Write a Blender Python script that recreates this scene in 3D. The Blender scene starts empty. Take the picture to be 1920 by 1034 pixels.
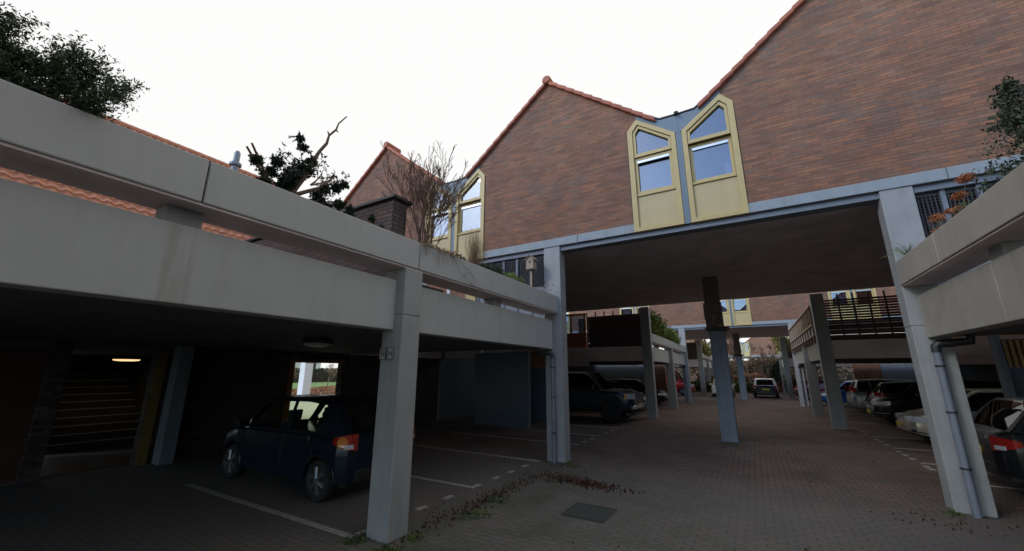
import bpy, math, random
import numpy as np
from mathutils import Vector, Matrix
random.seed(7); np.random.seed(7)
S = bpy.context.scene
COL = S.collection

# ------------------------------------------------------------------ camera
cam_d = bpy.data.cameras.new('camera'); cam = bpy.data.objects.new('camera', cam_d); COL.objects.link(cam)
R_ = Vector((0.85932728, 0.51141544, 0.00329702)); U_ = Vector((0.1192556, -0.2066449, 0.97112099)); F_ = Vector((-0.49732758, 0.83411758, 0.23856476))
cam.matrix_world = Matrix(((R_.x, U_.x, -F_.x, 0), (R_.y, U_.y, -F_.y, 0), (R_.z, U_.z, -F_.z, 1.9), (0, 0, 0, 1)))
cam_d.sensor_width = 36; cam_d.lens = 739.1086 / 1920 * 36; cam_d.clip_end = 2000; cam_d.clip_start = 0.05
S.camera = cam
# ------------------------------------------------------------------ world and light
SUN_EL, SUN_ROT = math.radians(34), math.radians(215)
W = bpy.data.worlds.new('World'); S.world = W; W.use_nodes = True
nt = W.node_tree; N = nt.nodes; L = nt.links
bg = N['Background']; bg.inputs[1].default_value = 0.1
sky = N.new('ShaderNodeTexSky'); sky.sky_type = 'NISHITA'; sky.sun_disc = False; sky.sun_elevation = SUN_EL; sky.sun_rotation = SUN_ROT
tc = N.new('ShaderNodeTexCoord'); sep = N.new('ShaderNodeSeparateXYZ'); L.new(tc.outputs['Generated'], sep.inputs[0])
no = N.new('ShaderNodeTexNoise'); no.inputs['Scale'].default_value = 1.6; no.inputs['Detail'].default_value = 5; L.new(tc.outputs['Generated'], no.inputs[0])
# cloud cover: closed overcast over the street ahead, breaking up behind the camera
m1 = N.new('ShaderNodeMath'); m1.operation = 'MULTIPLY_ADD'; m1.inputs[1].default_value = 3.0; m1.inputs[2].default_value = 1.55
L.new(sep.outputs[1], m1.inputs[0])
m2 = N.new('ShaderNodeMath'); m2.operation = 'MULTIPLY_ADD'; m2.inputs[1].default_value = 0.8; m2.use_clamp = True
L.new(no.outputs[0], m2.inputs[0]); L.new(m1.outputs[0], m2.inputs[2])
skm = N.new('ShaderNodeMix'); skm.data_type = 'RGBA'; skm.blend_type = 'MULTIPLY'; skm.inputs[0].default_value = 1
L.new(sky.outputs[0], skm.inputs[6]); skm.inputs[7].default_value = (2.35, 2.85, 3.55, 1)
mx = N.new('ShaderNodeMix'); mx.data_type = 'RGBA'
L.new(m2.outputs[0], mx.inputs[0]); L.new(skm.outputs[2], mx.inputs[6]); mx.inputs[7].default_value = (9.9, 9.85, 9.8, 1)
L.new(mx.outputs[2], bg.inputs[0])
sd = bpy.data.lights.new('sun', 'SUN'); sd.energy = 0.7; sd.angle = math.radians(14); sd.color = (1, 0.95, 0.88)
so = bpy.data.objects.new('sun', sd); COL.objects.link(so)
_dir = Vector((math.sin(SUN_ROT) * math.cos(SUN_EL), math.cos(SUN_ROT) * math.cos(SUN_EL), math.sin(SUN_EL)))
so.rotation_euler = _dir.to_track_quat('Z', 'Y').to_euler(); so.location = (0, 0, 40)
S.view_settings.view_transform = 'Standard'; S.view_settings.look = 'None'; S.view_settings.gamma = 1; S.view_settings.exposure = 0.0
S.render.engine = 'CYCLES'; S.cycles.max_bounces = 8; S.cycles.diffuse_bounces = 4; S.cycles.transparent_max_bounces = 12

# ------------------------------------------------------------------ helpers
def tag(o, label=None, cat=None, group=None, kind=None):
    if label: o['label'] = label
    if cat: o['category'] = cat
    if group: o['group'] = group
    if kind: o['kind'] = kind
    return o
def empty(name, loc, label, cat, group=None, rz=0):
    o = bpy.data.objects.new(name, None); COL.objects.link(o); o.location = loc; o.rotation_euler.z = rz; o.empty_display_size = .2
    return tag(o, label, cat, group)
def copy_tree(o, parent=None):
    c = o.copy(); COL.objects.link(c)
    c.parent = parent
    for ch in list(o.children): copy_tree(ch, c)
    return c
class MB:
    def __init__(s): s.v = []; s.f = []; s.m = []
    def add(s, vs, fs, mi=0):
        b = len(s.v); s.v += [tuple(v) for v in vs]; s.f += [tuple(b + i for i in f) for f in fs]; s.m += [mi] * len(fs)
    def box(s, x0, x1, y0, y1, z0, z1, mi=0):
        if x0 > x1: x0, x1 = x1, x0
        if y0 > y1: y0, y1 = y1, y0
        s.add([(x0,y0,z0),(x1,y0,z0),(x1,y1,z0),(x0,y1,z0),(x0,y0,z1),(x1,y0,z1),(x1,y1,z1),(x0,y1,z1)],
              [(0,3,2,1),(4,5,6,7),(0,1,5,4),(1,2,6,5),(2,3,7,6),(3,0,4,7)], mi)
    def prism(s, pts, y0, y1, mi=0, ax='y'):   # polygon in (x,z) extruded along y, or (y,z) along x
        n = len(pts)
        if ax == 'y': a = [(p[0], y0, p[1]) for p in pts]; b = [(p[0], y1, p[1]) for p in pts]
        else: a = [(y0, p[0], p[1]) for p in pts]; b = [(y1, p[0], p[1]) for p in pts]
        s.add(a + b, [tuple(range(n)), tuple(range(2*n-1, n-1, -1))] + [(i, i+n, (i+1) % n + n, (i+1) % n) for i in range(n)], mi)
    def ring(s, out, inn, y0, y1, mi=0):
        n = len(out)
        vs = [(p[0], y, p[1]) for y in (y0, y1) for P in (out, inn) for p in P]
        fs = []
        for i in range(n):
            j = (i+1) % n
            fs += [(i, j, n+j, n+i), (2*n+i, 3*n+i, 3*n+j, 2*n+j), (i, 2*n+i, 2*n+j, j), (n+i, n+j, 3*n+j, 3*n+i)]
        s.add(vs, fs, mi)
    def tube(s, path, rad, n=6, mi=0, cap=True):
        path = [Vector(p) for p in path]; k = len(path)
        if not hasattr(rad, '__len__'): rad = [rad] * k
        vs = []; a = None
        for i, p in enumerate(path):
            t = (path[min(i+1, k-1)] - path[max(i-1, 0)])
            if t.length < 1e-9: t = Vector((0,0,1))
            t.normalize()
            if a is None: a = t.cross(Vector((1,0,0)) if abs(t.x) < .8 else Vector((0,1,0)))
            a = a - t*a.dot(t)
            if a.length < 1e-6: a = t.cross(Vector((0,1,0.01)))
            a.normalize(); b = t.cross(a)
            for q in range(n):
                an = 2*math.pi*q/n; vs.append(p + (a*math.cos(an) + b*math.sin(an)) * rad[i])
        fs = [(i*n+q, i*n+(q+1) % n, (i+1)*n+(q+1) % n, (i+1)*n+q) for i in range(k-1) for q in range(n)]
        if cap: fs += [tuple(range(n-1, -1, -1)), tuple((k-1)*n+q for q in range(n))]
        s.add(vs, fs, mi)
    def lathe(s, prof, cx, cy, n=20, ax='z', mi=0):
        # prof: list of (r, h); axis z at (cx,cy) or axis y
        vs = []
        for r, h in prof:
            for q in range(n):
                an = 2*math.pi*q/n; c, d = r*math.cos(an), r*math.sin(an)
                vs.append((cx+c, cy+d, h) if ax == 'z' else (cx+c, h, cy+d))
        k = len(prof)
        fs = [(i*n+q, i*n+(q+1) % n, (i+1)*n+(q+1) % n, (i+1)*n+q) for i in range(k-1) for q in range(n)]
        fs += [tuple(range(n-1, -1, -1)), tuple((k-1)*n+q for q in range(n))]
        s.add(vs, fs, mi)
    def build(s, name, mats, parent=None, bevel=0, smooth=None, seg=2):
        me = bpy.data.meshes.new(name); me.from_pydata(s.v, [], s.f)
        if not isinstance(mats, (list, tuple)): mats = [mats]
        for m in mats: me.materials.append(m)
        if len(mats) > 1: me.polygons.foreach_set('material_index', s.m)
        import bmesh
        bm = bmesh.new(); bm.from_mesh(me); bmesh.ops.recalc_face_normals(bm, faces=bm.faces); bm.to_mesh(me); bm.free()
        if smooth is not None:
            me.polygons.foreach_set('use_smooth', [True] * len(me.polygons)); me.set_sharp_from_angle(angle=math.radians(smooth))
        o = bpy.data.objects.new(name, me); COL.objects.link(o)
        if parent: o.parent = parent
        if bevel:
            b = o.modifiers.new('bevel', 'BEVEL'); b.width = bevel; b.segments = seg; b.limit_method = 'ANGLE'; b.angle_limit = math.radians(40)
        return o
def P(name, parent, mats, *boxes, bevel=0):
    m = MB()
    for b in boxes: m.box(*b)
    return m.build(name, mats, parent, bevel)
def raw(name, v, f, mat, parent=None, smooth=False):
    me = bpy.data.meshes.new(name); me.from_pydata(v, [], f); me.materials.append(mat)
    if smooth: me.polygons.foreach_set('use_smooth', [True]*len(me.polygons))
    o = bpy.data.objects.new(name, me); COL.objects.link(o)
    if parent: o.parent = parent
    return o

# ------------------------------------------------------------------ materials
def newmat(name):
    m = bpy.data.materials.new(name); m.use_nodes = True
    return m, m.node_tree.nodes, m.node_tree.links, m.node_tree.nodes['Principled BSDF']
def mat(name, c, rough=.8, var=.15, scale=6, metal=0, bump=0, c2=None, streak=0, coat=0, bs=60, det=6):
    m, N, L, B = newmat(name)
    B.inputs['Roughness'].default_value = rough; B.inputs['Metallic'].default_value = metal
    if coat: B.inputs['Coat Weight'].default_value = coat; B.inputs['Coat Roughness'].default_value = .03
    t = N.new('ShaderNodeTexCoord'); n = N.new('ShaderNodeTexNoise'); n.inputs['Scale'].default_value = scale; n.inputs['Detail'].default_value = det; n.inputs['Roughness'].default_value = .6
    L.new(t.outputs['Object'], n.inputs[0])
    r = N.new('ShaderNodeValToRGB'); r.color_ramp.elements[0].position = .3; r.color_ramp.elements[1].position = .7
    d = c2 or tuple(x*(1-var) for x in c); e = tuple(min(1, x*(1+var*.6)) for x in c) if not c2 else c
    r.color_ramp.elements[0].color = (*d, 1); r.color_ramp.elements[1].color = (*e, 1)
    L.new(n.outputs[0], r.inputs[0]); out = r.outputs[0]
    if streak:
        mp = N.new('ShaderNodeMapping'); mp.inputs['Scale'].default_value = (7, 7, .55); L.new(t.outputs['Object'], mp.inputs[0])
        n2 = N.new('ShaderNodeTexNoise'); n2.inputs['Scale'].default_value = 1.2; n2.inputs['Detail'].default_value = 7; L.new(mp.outputs[0], n2.inputs[0])
        r2 = N.new('ShaderNodeValToRGB'); r2.color_ramp.elements[0].position = .5; r2.color_ramp.elements[1].position = .75
        r2.color_ramp.elements[0].color = (1,1,1,1); r2.color_ramp.elements[1].color = (1-streak, 1-streak*1.05, 1-streak*1.2, 1)
        L.new(n2.outputs[0], r2.inputs[0]); mm = N.new('ShaderNodeMix'); mm.data_type = 'RGBA'; mm.blend_type = 'MULTIPLY'; mm.inputs[0].default_value = 1
        L.new(out, mm.inputs[6]); L.new(r2.outputs[0], mm.inputs[7]); out = mm.outputs[2]
    L.new(out, B.inputs['Base Color'])
    if bump:
        nb = N.new('ShaderNodeTexNoise'); nb.inputs['Scale'].default_value = bs; nb.inputs['Detail'].default_value = 4; L.new(t.outputs['Object'], nb.inputs[0])
        bp = N.new('ShaderNodeBump'); bp.inputs['Strength'].default_value = bump; bp.inputs['Distance'].default_value = .01; L.new(nb.outputs[0], bp.inputs['Height']); L.new(bp.outputs[0], B.inputs['Normal'])
    return m
def brick(name, c1, c2, mortar, plane='xz', bw=.22, bh=.0635, ms=.006, big=None, rough=.9, bump=.6, patch=.35, moss=None, gray=(.13,.12,.13)):
    m, N, L, B = newmat(name); B.inputs['Roughness'].default_value = rough
    t = N.new('ShaderNodeTexCoord'); sp = N.new('ShaderNodeSeparateXYZ'); L.new(t.outputs['Object'], sp.inputs[0])
    cb = N.new('ShaderNodeCombineXYZ'); ix = {'x':0,'y':1,'z':2}
    L.new(sp.outputs[ix[plane[0]]], cb.inputs[0]); L.new(sp.outputs[ix[plane[1]]], cb.inputs[1])
    # slight waviness
    nw = N.new('ShaderNodeTexNoise'); nw.inputs['Scale'].default_value = 9; L.new(t.outputs['Object'], nw.inputs[0])
    vm = N.new('ShaderNodeVectorMath'); vm.operation = 'SCALE'; vm.inputs['Scale'].default_value = .006; L.new(nw.outputs['Color'], vm.inputs[0])
    va = N.new('ShaderNodeVectorMath'); L.new(cb.outputs[0], va.inputs[0]); L.new(vm.outputs[0], va.inputs[1])
    b = N.new('ShaderNodeTexBrick'); b.inputs['Scale'].default_value = 1; b.inputs['Brick Width'].default_value = bw; b.inputs['Row Height'].default_value = bh
    b.inputs['Mortar Size'].default_value = ms; b.inputs['Mortar Smooth'].default_value = .3; b.inputs['Color1'].default_value = (*c1, 1); b.inputs['Color2'].default_value = (*c2, 1); b.inputs['Mortar'].default_value = (*mortar, 1)
    L.new(va.outputs[0], b.inputs[0])
    # per-brick grey ones: cell noise
    b2 = N.new('ShaderNodeTexBrick'); 
    for k in ('Scale','Brick Width','Row Height'): b2.inputs[k].default_value = b.inputs[k].default_value
    b2.inputs['Mortar Size'].default_value = 0; b2.inputs['Bias'].default_value = -.25; b2.inputs['Color1'].default_value = (0,0,0,1); b2.inputs['Color2'].default_value = (1,1,1,1)
    ad = N.new('ShaderNodeVectorMath'); ad.inputs[1].default_value = (bw*40, bh*34, 0); L.new(va.outputs[0], ad.inputs[0]); L.new(ad.outputs[0], b2.inputs[0])
    n = N.new('ShaderNodeTexNoise'); n.inputs['Scale'].default_value = .55; n.inputs['Detail'].default_value = 5; L.new(t.outputs['Object'], n.inputs[0])
    mu = N.new('ShaderNodeMath'); mu.operation = 'MULTIPLY'; L.new(b2.outputs[0], mu.inputs[0])
    rp = N.new('ShaderNodeMapRange'); rp.inputs[1].default_value = .35; rp.inputs[2].default_value = .65; rp.inputs[3].default_value = .25; rp.inputs[4].default_value = 1; L.new(n.outputs[0], rp.inputs[0]); L.new(rp.outputs[0], mu.inputs[1])
    mg = N.new('ShaderNodeMix'); mg.data_type = 'RGBA'; L.new(mu.outputs[0], mg.inputs[0]); L.new(b.outputs[0], mg.inputs[6]); mg.inputs[7].default_value = (*gray, 1)
    out = mg.outputs[2]
    mf = N.new('ShaderNodeMix'); mf.data_type = 'RGBA'; L.new(b.outputs['Fac'], mf.inputs[0]); L.new(out, mf.inputs[6]); mf.inputs[7].default_value = (*mortar, 1); out = mf.outputs[2]
    n3 = N.new('ShaderNodeTexNoise'); n3.inputs['Scale'].default_value = .9; n3.inputs['Detail'].default_value = 8; n3.inputs['Roughness'].default_value = .65
    mp3 = N.new('ShaderNodeMapping'); mp3.inputs['Location'].default_value = (3.1, 7.7, 1.3); L.new(t.outputs['Object'], mp3.inputs[0]); L.new(mp3.outputs[0], n3.inputs[0])
    r3 = N.new('ShaderNodeValToRGB'); r3.color_ramp.elements[0].position = .3; r3.color_ramp.elements[1].position = .72
    r3.color_ramp.elements[0].color = (1-patch, 1-patch, 1-patch, 1); r3.color_ramp.elements[1].color = (1+patch*.4,)*3 + (1,)
    if plane == 'xz':
        mp4 = N.new('ShaderNodeMapping'); mp4.inputs['Scale'].default_value = (1.5, 1, 15.75); L.new(t.outputs['Object'], mp4.inputs[0])
        n4 = N.new('ShaderNodeTexNoise'); n4.inputs['Scale'].default_value = 1; n4.inputs['Detail'].default_value = 3; L.new(mp4.outputs[0], n4.inputs[0])
        r4 = N.new('ShaderNodeValToRGB'); r4.color_ramp.elements[0].position = .32; r4.color_ramp.elements[1].position = .68; r4.color_ramp.elements[0].color = (.82,.83,.84,1); r4.color_ramp.elements[1].color = (1.2,1.15,1.1,1)
        L.new(n4.outputs[0], r4.inputs[0]); m4 = N.new('ShaderNodeMix'); m4.data_type = 'RGBA'; m4.blend_type = 'MULTIPLY'; m4.inputs[0].default_value = 1
        L.new(out, m4.inputs[6]); L.new(r4.outputs[0], m4.inputs[7]); out = m4.outputs[2]
    L.new(n3.outputs[0], r3.inputs[0]); mm = N.new('ShaderNodeMix'); mm.data_type = 'RGBA'; mm.blend_type = 'MULTIPLY'; mm.inputs[0].default_value = 1
    L.new(out, mm.inputs[6]); L.new(r3.outputs[0], mm.inputs[7]); out = mm.outputs[2]
    if moss: out = moss(N, L, t, out)
    L.new(out, B.inputs['Base Color'])
    nb = N.new('ShaderNodeTexNoise'); nb.inputs['Scale'].default_value = 70; L.new(t.outputs['Object'], nb.inputs[0])
    hb = N.new('ShaderNodeMath'); hb.operation = 'MULTIPLY_ADD'; hb.inputs[1].default_value = -1; L.new(b.outputs['Fac'], hb.inputs[0]); L.new(nb.outputs[0], hb.inputs[2])
    bp = N.new('ShaderNodeBump'); bp.inputs['Strength'].default_value = bump; bp.inputs['Distance'].default_value = .008; L.new(hb.outputs[0], bp.inputs['Height']); L.new(bp.outputs[0], B.inputs['Normal'])
    return m
def glassmat(name, tint=(.05,.07,.09), trans=.5, ior=1.6, rough=.02):
    m, N, L, B = newmat(name)
    out = N['Material Output']
    tr = N.new('ShaderNodeBsdfTransparent'); tr.inputs[0].default_value = (*tint, 1)
    gl = N.new('ShaderNodeBsdfGlossy'); gl.inputs['Roughness'].default_value = rough
    # Schlick reflectance, the same from both sides of the pane
    ge = N.new('ShaderNodeNewGeometry'); dp = N.new('ShaderNodeVectorMath'); dp.operation = 'DOT_PRODUCT'; L.new(ge.outputs['Incoming'], dp.inputs[0]); L.new(ge.outputs['Normal'], dp.inputs[1])
    ab = N.new('ShaderNodeMath'); ab.operation = 'ABSOLUTE'; L.new(dp.outputs['Value'], ab.inputs[0])
    om = N.new('ShaderNodeMath'); om.operation = 'SUBTRACT'; om.inputs[0].default_value = 1; L.new(ab.outputs[0], om.inputs[1])
    pw = N.new('ShaderNodeMath'); pw.operation = 'POWER'; pw.inputs[1].default_value = 5; L.new(om.outputs[0], pw.inputs[0])
    f0 = ((ior-1)/(ior+1))**2
    fr = N.new('ShaderNodeMath'); fr.operation = 'MULTIPLY_ADD'; fr.inputs[1].default_value = 1-f0; fr.inputs[2].default_value = f0; L.new(pw.outputs[0], fr.inputs[0])
    mxs = N.new('ShaderNodeMixShader'); L.new(fr.outputs[0], mxs.inputs[0]); L.new(tr.outputs[0], mxs.inputs[1]); L.new(gl.outputs[0], mxs.inputs[2]); L.new(mxs.outputs[0], out.inputs[0])
    return m
def moss_fn(N, L, t, col):
    sp = N.new('ShaderNodeSeparateXYZ'); L.new(t.outputs['Object'], sp.inputs[0])
    # algae grows where rain reaches: the open court in front of the bridge, strongest along the left planter
    a = N.new('ShaderNodeMapRange'); a.inputs[1].default_value = 9.8; a.inputs[2].default_value = 7.2; L.new(sp.outputs[1], a.inputs[0])
    b = N.new('ShaderNodeMapRange'); b.inputs[1].default_value = 1.5; b.inputs[2].default_value = -3.6; L.new(sp.outputs[0], b.inputs[0])
    c = N.new('ShaderNodeMapRange'); c.inputs[1].default_value = -4.6; c.inputs[2].default_value = -3.7; L.new(sp.outputs[0], c.inputs[0])
    n = N.new('ShaderNodeTexNoise'); n.inputs['Scale'].default_value = 1.7; n.inputs['Detail'].default_value = 9; n.inputs['Roughness'].default_value = .7; L.new(t.outputs['Object'], n.inputs[0])
    r = N.new('ShaderNodeMapRange'); r.inputs[1].default_value = .38; r.inputs[2].default_value = .66; L.new(n.outputs[0], r.inputs[0])
    m1 = N.new('ShaderNodeMath'); m1.operation = 'MULTIPLY'; L.new(a.outputs[0], m1.inputs[0]); L.new(b.outputs[0], m1.inputs[1])
    m2 = N.new('ShaderNodeMath'); m2.operation = 'MULTIPLY'; L.new(m1.outputs[0], m2.inputs[0]); L.new(r.outputs[0], m2.inputs[1])
    m3 = N.new('ShaderNodeMath'); m3.operation = 'MULTIPLY'; L.new(m2.outputs[0], m3.inputs[0]); L.new(c.outputs[0], m3.inputs[1])
    g0 = N.new('ShaderNodeMix'); g0.data_type = 'RGBA'; q = N.new('ShaderNodeMath'); q.operation = 'MULTIPLY'; q.inputs[1].default_value = .65; L.new(a.outputs[0], q.inputs[0]); L.new(q.outputs[0], g0.inputs[0]); L.new(col, g0.inputs[6]); g0.inputs[7].default_value = (.155, .152, .142, 1)
    g = N.new('ShaderNodeMix'); g.data_type = 'RGBA'; s = N.new('ShaderNodeMath'); s.operation = 'MULTIPLY'; s.inputs[1].default_value = .75; L.new(m3.outputs[0], s.inputs[0]); L.new(s.outputs[0], g.inputs[0]); L.new(g0.outputs[2], g.inputs[6]); g.inputs[7].default_value = (.05, .07, .03, 1)
    return g.outputs[2]

M = {}
M['conc'] = mat('painted_concrete', (.40,.415,.412), .75, .05, 2.5, streak=.07, bump=.15)
def add_stain(m, y0, y1, z0, z1, col=(.17,.13,.08), amt=.6):
    # rusty run-off below the parapet bracket and lichen patch: a stain with its own outline
    N, L = m.node_tree.nodes, m.node_tree.links; B = N['Principled BSDF']
    src = B.inputs['Base Color'].links[0].from_socket
    t = N.new('ShaderNodeTexCoord'); sp = N.new('ShaderNodeSeparateXYZ'); L.new(t.outputs['Object'], sp.inputs[0])
    n = N.new('ShaderNodeTexNoise'); n.inputs['Scale'].default_value = 1; n.inputs['Detail'].default_value = 6
    mp = N.new('ShaderNodeMapping'); mp.inputs['Scale'].default_value = (14, 14, 1.2); L.new(t.outputs['Object'], mp.inputs[0]); L.new(mp.outputs[0], n.inputs[0])
    def mr(sock, a, b): r = N.new('ShaderNodeMapRange'); r.inputs[1].default_value = a; r.inputs[2].default_value = b; L.new(sock, r.inputs[0]); return r.outputs[0]
    def mul(a, b): q = N.new('ShaderNodeMath'); q.operation = 'MULTIPLY'; L.new(a, q.inputs[0]); L.new(b, q.inputs[1]); return q.outputs[0]
    k = mul(mul(mr(sp.outputs[1], y0, y0+.06), mr(sp.outputs[1], y1, y1-.06)), mul(mr(n.outputs[0], .4, .6), mul(mr(sp.outputs[2], z0, z0+.3), mr(sp.outputs[2], z1+.03, z1))))
    q = N.new('ShaderNodeMath'); q.operation = 'MULTIPLY'; q.inputs[1].default_value = amt; L.new(k, q.inputs[0])
    x = N.new('ShaderNodeMix'); x.data_type = 'RGBA'; L.new(q.outputs[0], x.inputs[0]); L.new(src, x.inputs[6]); x.inputs[7].default_value = (*col, 1); L.new(x.outputs[2], B.inputs['Base Color'])
add_stain(M['conc'], 1.12, 1.42, 2.0, 3.1, amt=.3)
M['conc_warm'] = mat('concrete_warm_light_tint', (.34,.325,.285), .75, .10, 2.5, streak=.12, bump=.15)  # right-hand deck concrete, warm cast of the light put into its colour
M['pillar'] = mat('pillar_paint', (.31,.325,.325), .7, .12, 3, streak=.15, bump=.15)
M['post'] = mat('post_blue_grey_paint', (.165,.20,.23), .7, .12, 3, streak=.2, bump=.1)
M['band'] = mat('blue_grey_band', (.27,.315,.335), .65, .08, 3, streak=.15)
M['fascia'] = mat('zinc_blue_fascia', (.15,.20,.235), .55, .08, 4)
M['fascia_in'] = mat('recessed_fascia', (.17,.20,.23), .6, .08, 4)
M['soffit'] = mat('dark_soffit_board', (.66,.56,.55), .85, .2, 1.5, bump=.1)
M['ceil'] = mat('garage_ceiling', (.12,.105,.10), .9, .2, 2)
M['brick'] = brick('red_brown_brick', (.345,.155,.085), (.215,.112,.070), (.17,.115,.088), 'xz', ms=.006, patch=.24, gray=(.175,.145,.118), bump=.8)
M['brick_yz'] = brick('red_brown_brick_side', (.235,.105,.078), (.15,.072,.058), (.12,.105,.10), 'yz')
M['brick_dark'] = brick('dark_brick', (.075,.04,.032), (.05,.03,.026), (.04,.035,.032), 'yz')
M['door_dark'] = mat('dark_brown_door', (.07,.034,.02), .6, .2, 4)
M['ochre_dark'] = mat('dark_ochre_frame', (.20,.13,.03), .6, .2, 4)
M['brick_pier'] = brick('weathered_pier_brick', (.15,.085,.068), (.085,.06,.055), (.03,.028,.026), 'xz', ms=.008)
M['brick_pier_y'] = brick('weathered_pier_brick_end', (.12,.075,.062), (.07,.05,.048), (.03,.028,.026), 'yz', ms=.008)
M['paver'] = brick('clay_pavers', (.215,.132,.092), (.155,.102,.076), (.045,.034,.03), 'xy', bw=.205, bh=.10, ms=.010, moss=moss_fn, bump=1.2, gray=(.12,.11,.108), rough=.85, patch=.42)
M['tile'] = mat('orange_verge_tile', (.36,.115,.065), .7, .25, 5, bump=.3)
M['pantile'] = mat('orange_pantile', (.52,.22,.12), .75, .35, 5, bump=.3, c2=(.30,.13,.085))
M['yellow'] = mat('ochre_yellow_paint', (.50,.385,.16), .5, .06, 4)
M['yellow_p'] = mat('ochre_yellow_panel', (.50,.40,.20), .55, .06, 2, streak=.08)
M['black'] = mat('black_gap', (.012,.012,.014), .6, .1)
M['dark'] = mat('dark_plastic', (.02,.02,.022), .55, .1)
M['silver'] = mat('brushed_vent_metal', (.62,.64,.66), .35, .05, metal=.7)
M['pipe'] = mat('grey_downpipe_pvc', (.17,.20,.25), .4, .12, 5, streak=.15)
M['pipe_dk'] = mat('black_drain_elbow', (.025,.026,.03), .45, .1)
M['winglass'] = glassmat('window_glass', (.55,.62,.70), ior=2.4)
M['carglass'] = glassmat('car_glass', (.28,.33,.30), ior=1.55)
M['carglass_clear'] = glassmat('clear_car_glass', (.88,.95,.82), ior=1.45)
M['carglass_dk'] = glassmat('dark_car_glass', (.05,.06,.06), ior=1.42)
M['curtain'] = mat('net_curtain', (.30,.38,.46), .9, .3, 12)
M['paper'] = mat('poster_paper', (.62,.55,.62), .8, .35, 14)
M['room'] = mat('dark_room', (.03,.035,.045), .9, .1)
M['mesh_metal'] = mat('dark_slat_metal', (.05,.055,.062), .6, .1)
M['louvre_post'] = mat('grey_timber_post', (.16,.19,.225), .7, .15)
M['panel_grey'] = mat('grey_board', (.20,.22,.24), .7, .1)
M['orange_wood'] = mat('orange_cedar_boards', (.36,.13,.045), .6, .25, 4, c2=(.24,.085,.035))
M['slat_yellow'] = mat('yellow_timber_slats', (.42,.28,.085), .6, .2, 5)
M['dark_wood'] = mat('dark_stained_timber', (.05,.032,.03), .7, .3, 6)
M['dull_orange'] = mat('dull_orange_boards', (.15,.075,.04), .7, .2, 4)
M['casing'] = mat('grey_brown_casing', (.14,.115,.105), .8, .35, 8)
M['red_wood'] = mat('red_stained_timber', (.16,.055,.04), .7, .3, 6)
M['cut_wood'] = mat('bleached_timber', (.33,.26,.19), .7, .2, 6)
M['wall_grey'] = mat('grey_blue_render', (.13,.155,.18), .85, .1, 2)
M['stair'] = mat('stair_concrete', (.13,.145,.17), .8, .1)
M['nosing'] = mat('stair_nosing', (.8,.82,.85), .6, .1)
M['line'] = mat('white_road_paint', (.50,.49,.46), .8, .3, 20, c2=(.22,.20,.18))
M['hatch'] = mat('cast_iron_cover', (.05,.058,.052), .7, .3, 30, bump=.6)
M['soil'] = mat('planter_soil', (.035,.026,.018), .95, .4, 12)
M['bark'] = mat('rough_bark', (.13,.085,.065), .9, .35, 14, bump=.6)
M['bark_red'] = mat('reddish_stem_bark', (.17,.075,.06), .85, .3, 14)
M['twig'] = mat('brown_twigs', (.20,.135,.095), .9, .3, 8)
M['twig_tan'] = mat('tan_dry_stems', (.27,.19,.11), .9, .35, 8)
M['twig_pale'] = mat('pale_grey_twigs', (.26,.22,.17), .9, .3, 8)
def leafmat(name, a, b, sc=5):
    m = mat(name, b, .65, .2, sc, c2=a, det=3)
    B = m.node_tree.nodes['Principled BSDF']; B.inputs['Specular IOR Level'].default_value = .3
    return m
M['l_jun'] = leafmat('juniper_leaf', (.025,.055,.03), (.085,.125,.055), 7)
M['l_pine'] = leafmat('dark_cypress_leaf', (.012,.03,.02), (.03,.055,.032), 6)
M['l_conR'] = leafmat('blue_green_conifer_leaf', (.025,.045,.032), (.085,.105,.06), 7)
M['l_box'] = leafmat('dark_boxwood_leaf', (.02,.045,.02), (.05,.085,.035), 7)
M['l_lime'] = leafmat('lime_green_leaf', (.09,.14,.03), (.22,.30,.08), 10)
M['l_cam'] = leafmat('glossy_camellia_leaf', (.015,.04,.018), (.045,.075,.03), 9)
M['l_bam'] = leafmat('bamboo_leaf', (.05,.11,.025), (.22,.26,.05), 2.5)
M['l_hedge'] = leafmat('hedge_leaf', (.03,.06,.02), (.13,.19,.05), 3)
M['l_olive'] = leafmat('olive_catkin_leaf', (.16,.15,.05), (.30,.27,.08), 3)
M['l_fall'] = leafmat('fallen_leaf', (.045,.022,.016), (.12,.045,.028), 3)
M['l_purple'] = leafmat('dark_purple_leaf', (.05,.02,.03), (.14,.05,.06), 9)
M['f_hyd'] = leafmat('dried_orange_hydrangea', (.24,.08,.035), (.52,.20,.08), 14)
M['f_red'] = leafmat('red_flower', (.35,.02,.03), (.6,.06,.07), 14)
M['grass_green'] = mat('lawn_green', (.12,.22,.05), .9, .3, 1.5)
M['rust_veg'] = leafmat('rust_brown_heather', (.22,.09,.05), (.40,.20,.10), 1.5)
M['earth'] = mat('open_ground', (.16,.19,.09), .95, .3, .5)
M['kerb'] = mat('kerb_stone', (.35,.34,.32), .8, .2, 5)
M['pave_light'] = mat('pale_concrete_paving', (.55,.51,.42), .85, .12, 1.2)
M['white_paint'] = mat('white_render', (.75,.75,.76), .7, .05)
M['roof_far'] = mat('distant_roof', (.30,.19,.15), .8, .15)
M['white_post'] = mat('white_post_paint', (.62,.64,.66), .6, .1)
def emis(name, c, s):
    m, N, L, B = newmat(name); B.inputs['Base Color'].default_value = (*c, 1); B.inputs['Emission Color'].default_value = (*c, 1); B.inputs['Emission Strength'].default_value = s; return m
M['lamp_on'] = emis('lit_lamp_diffuser', (1, .66, .33), 1.3)
M['lamp_off'] = mat('opal_lamp_diffuser', (.45,.45,.42), .4, .05)
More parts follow.
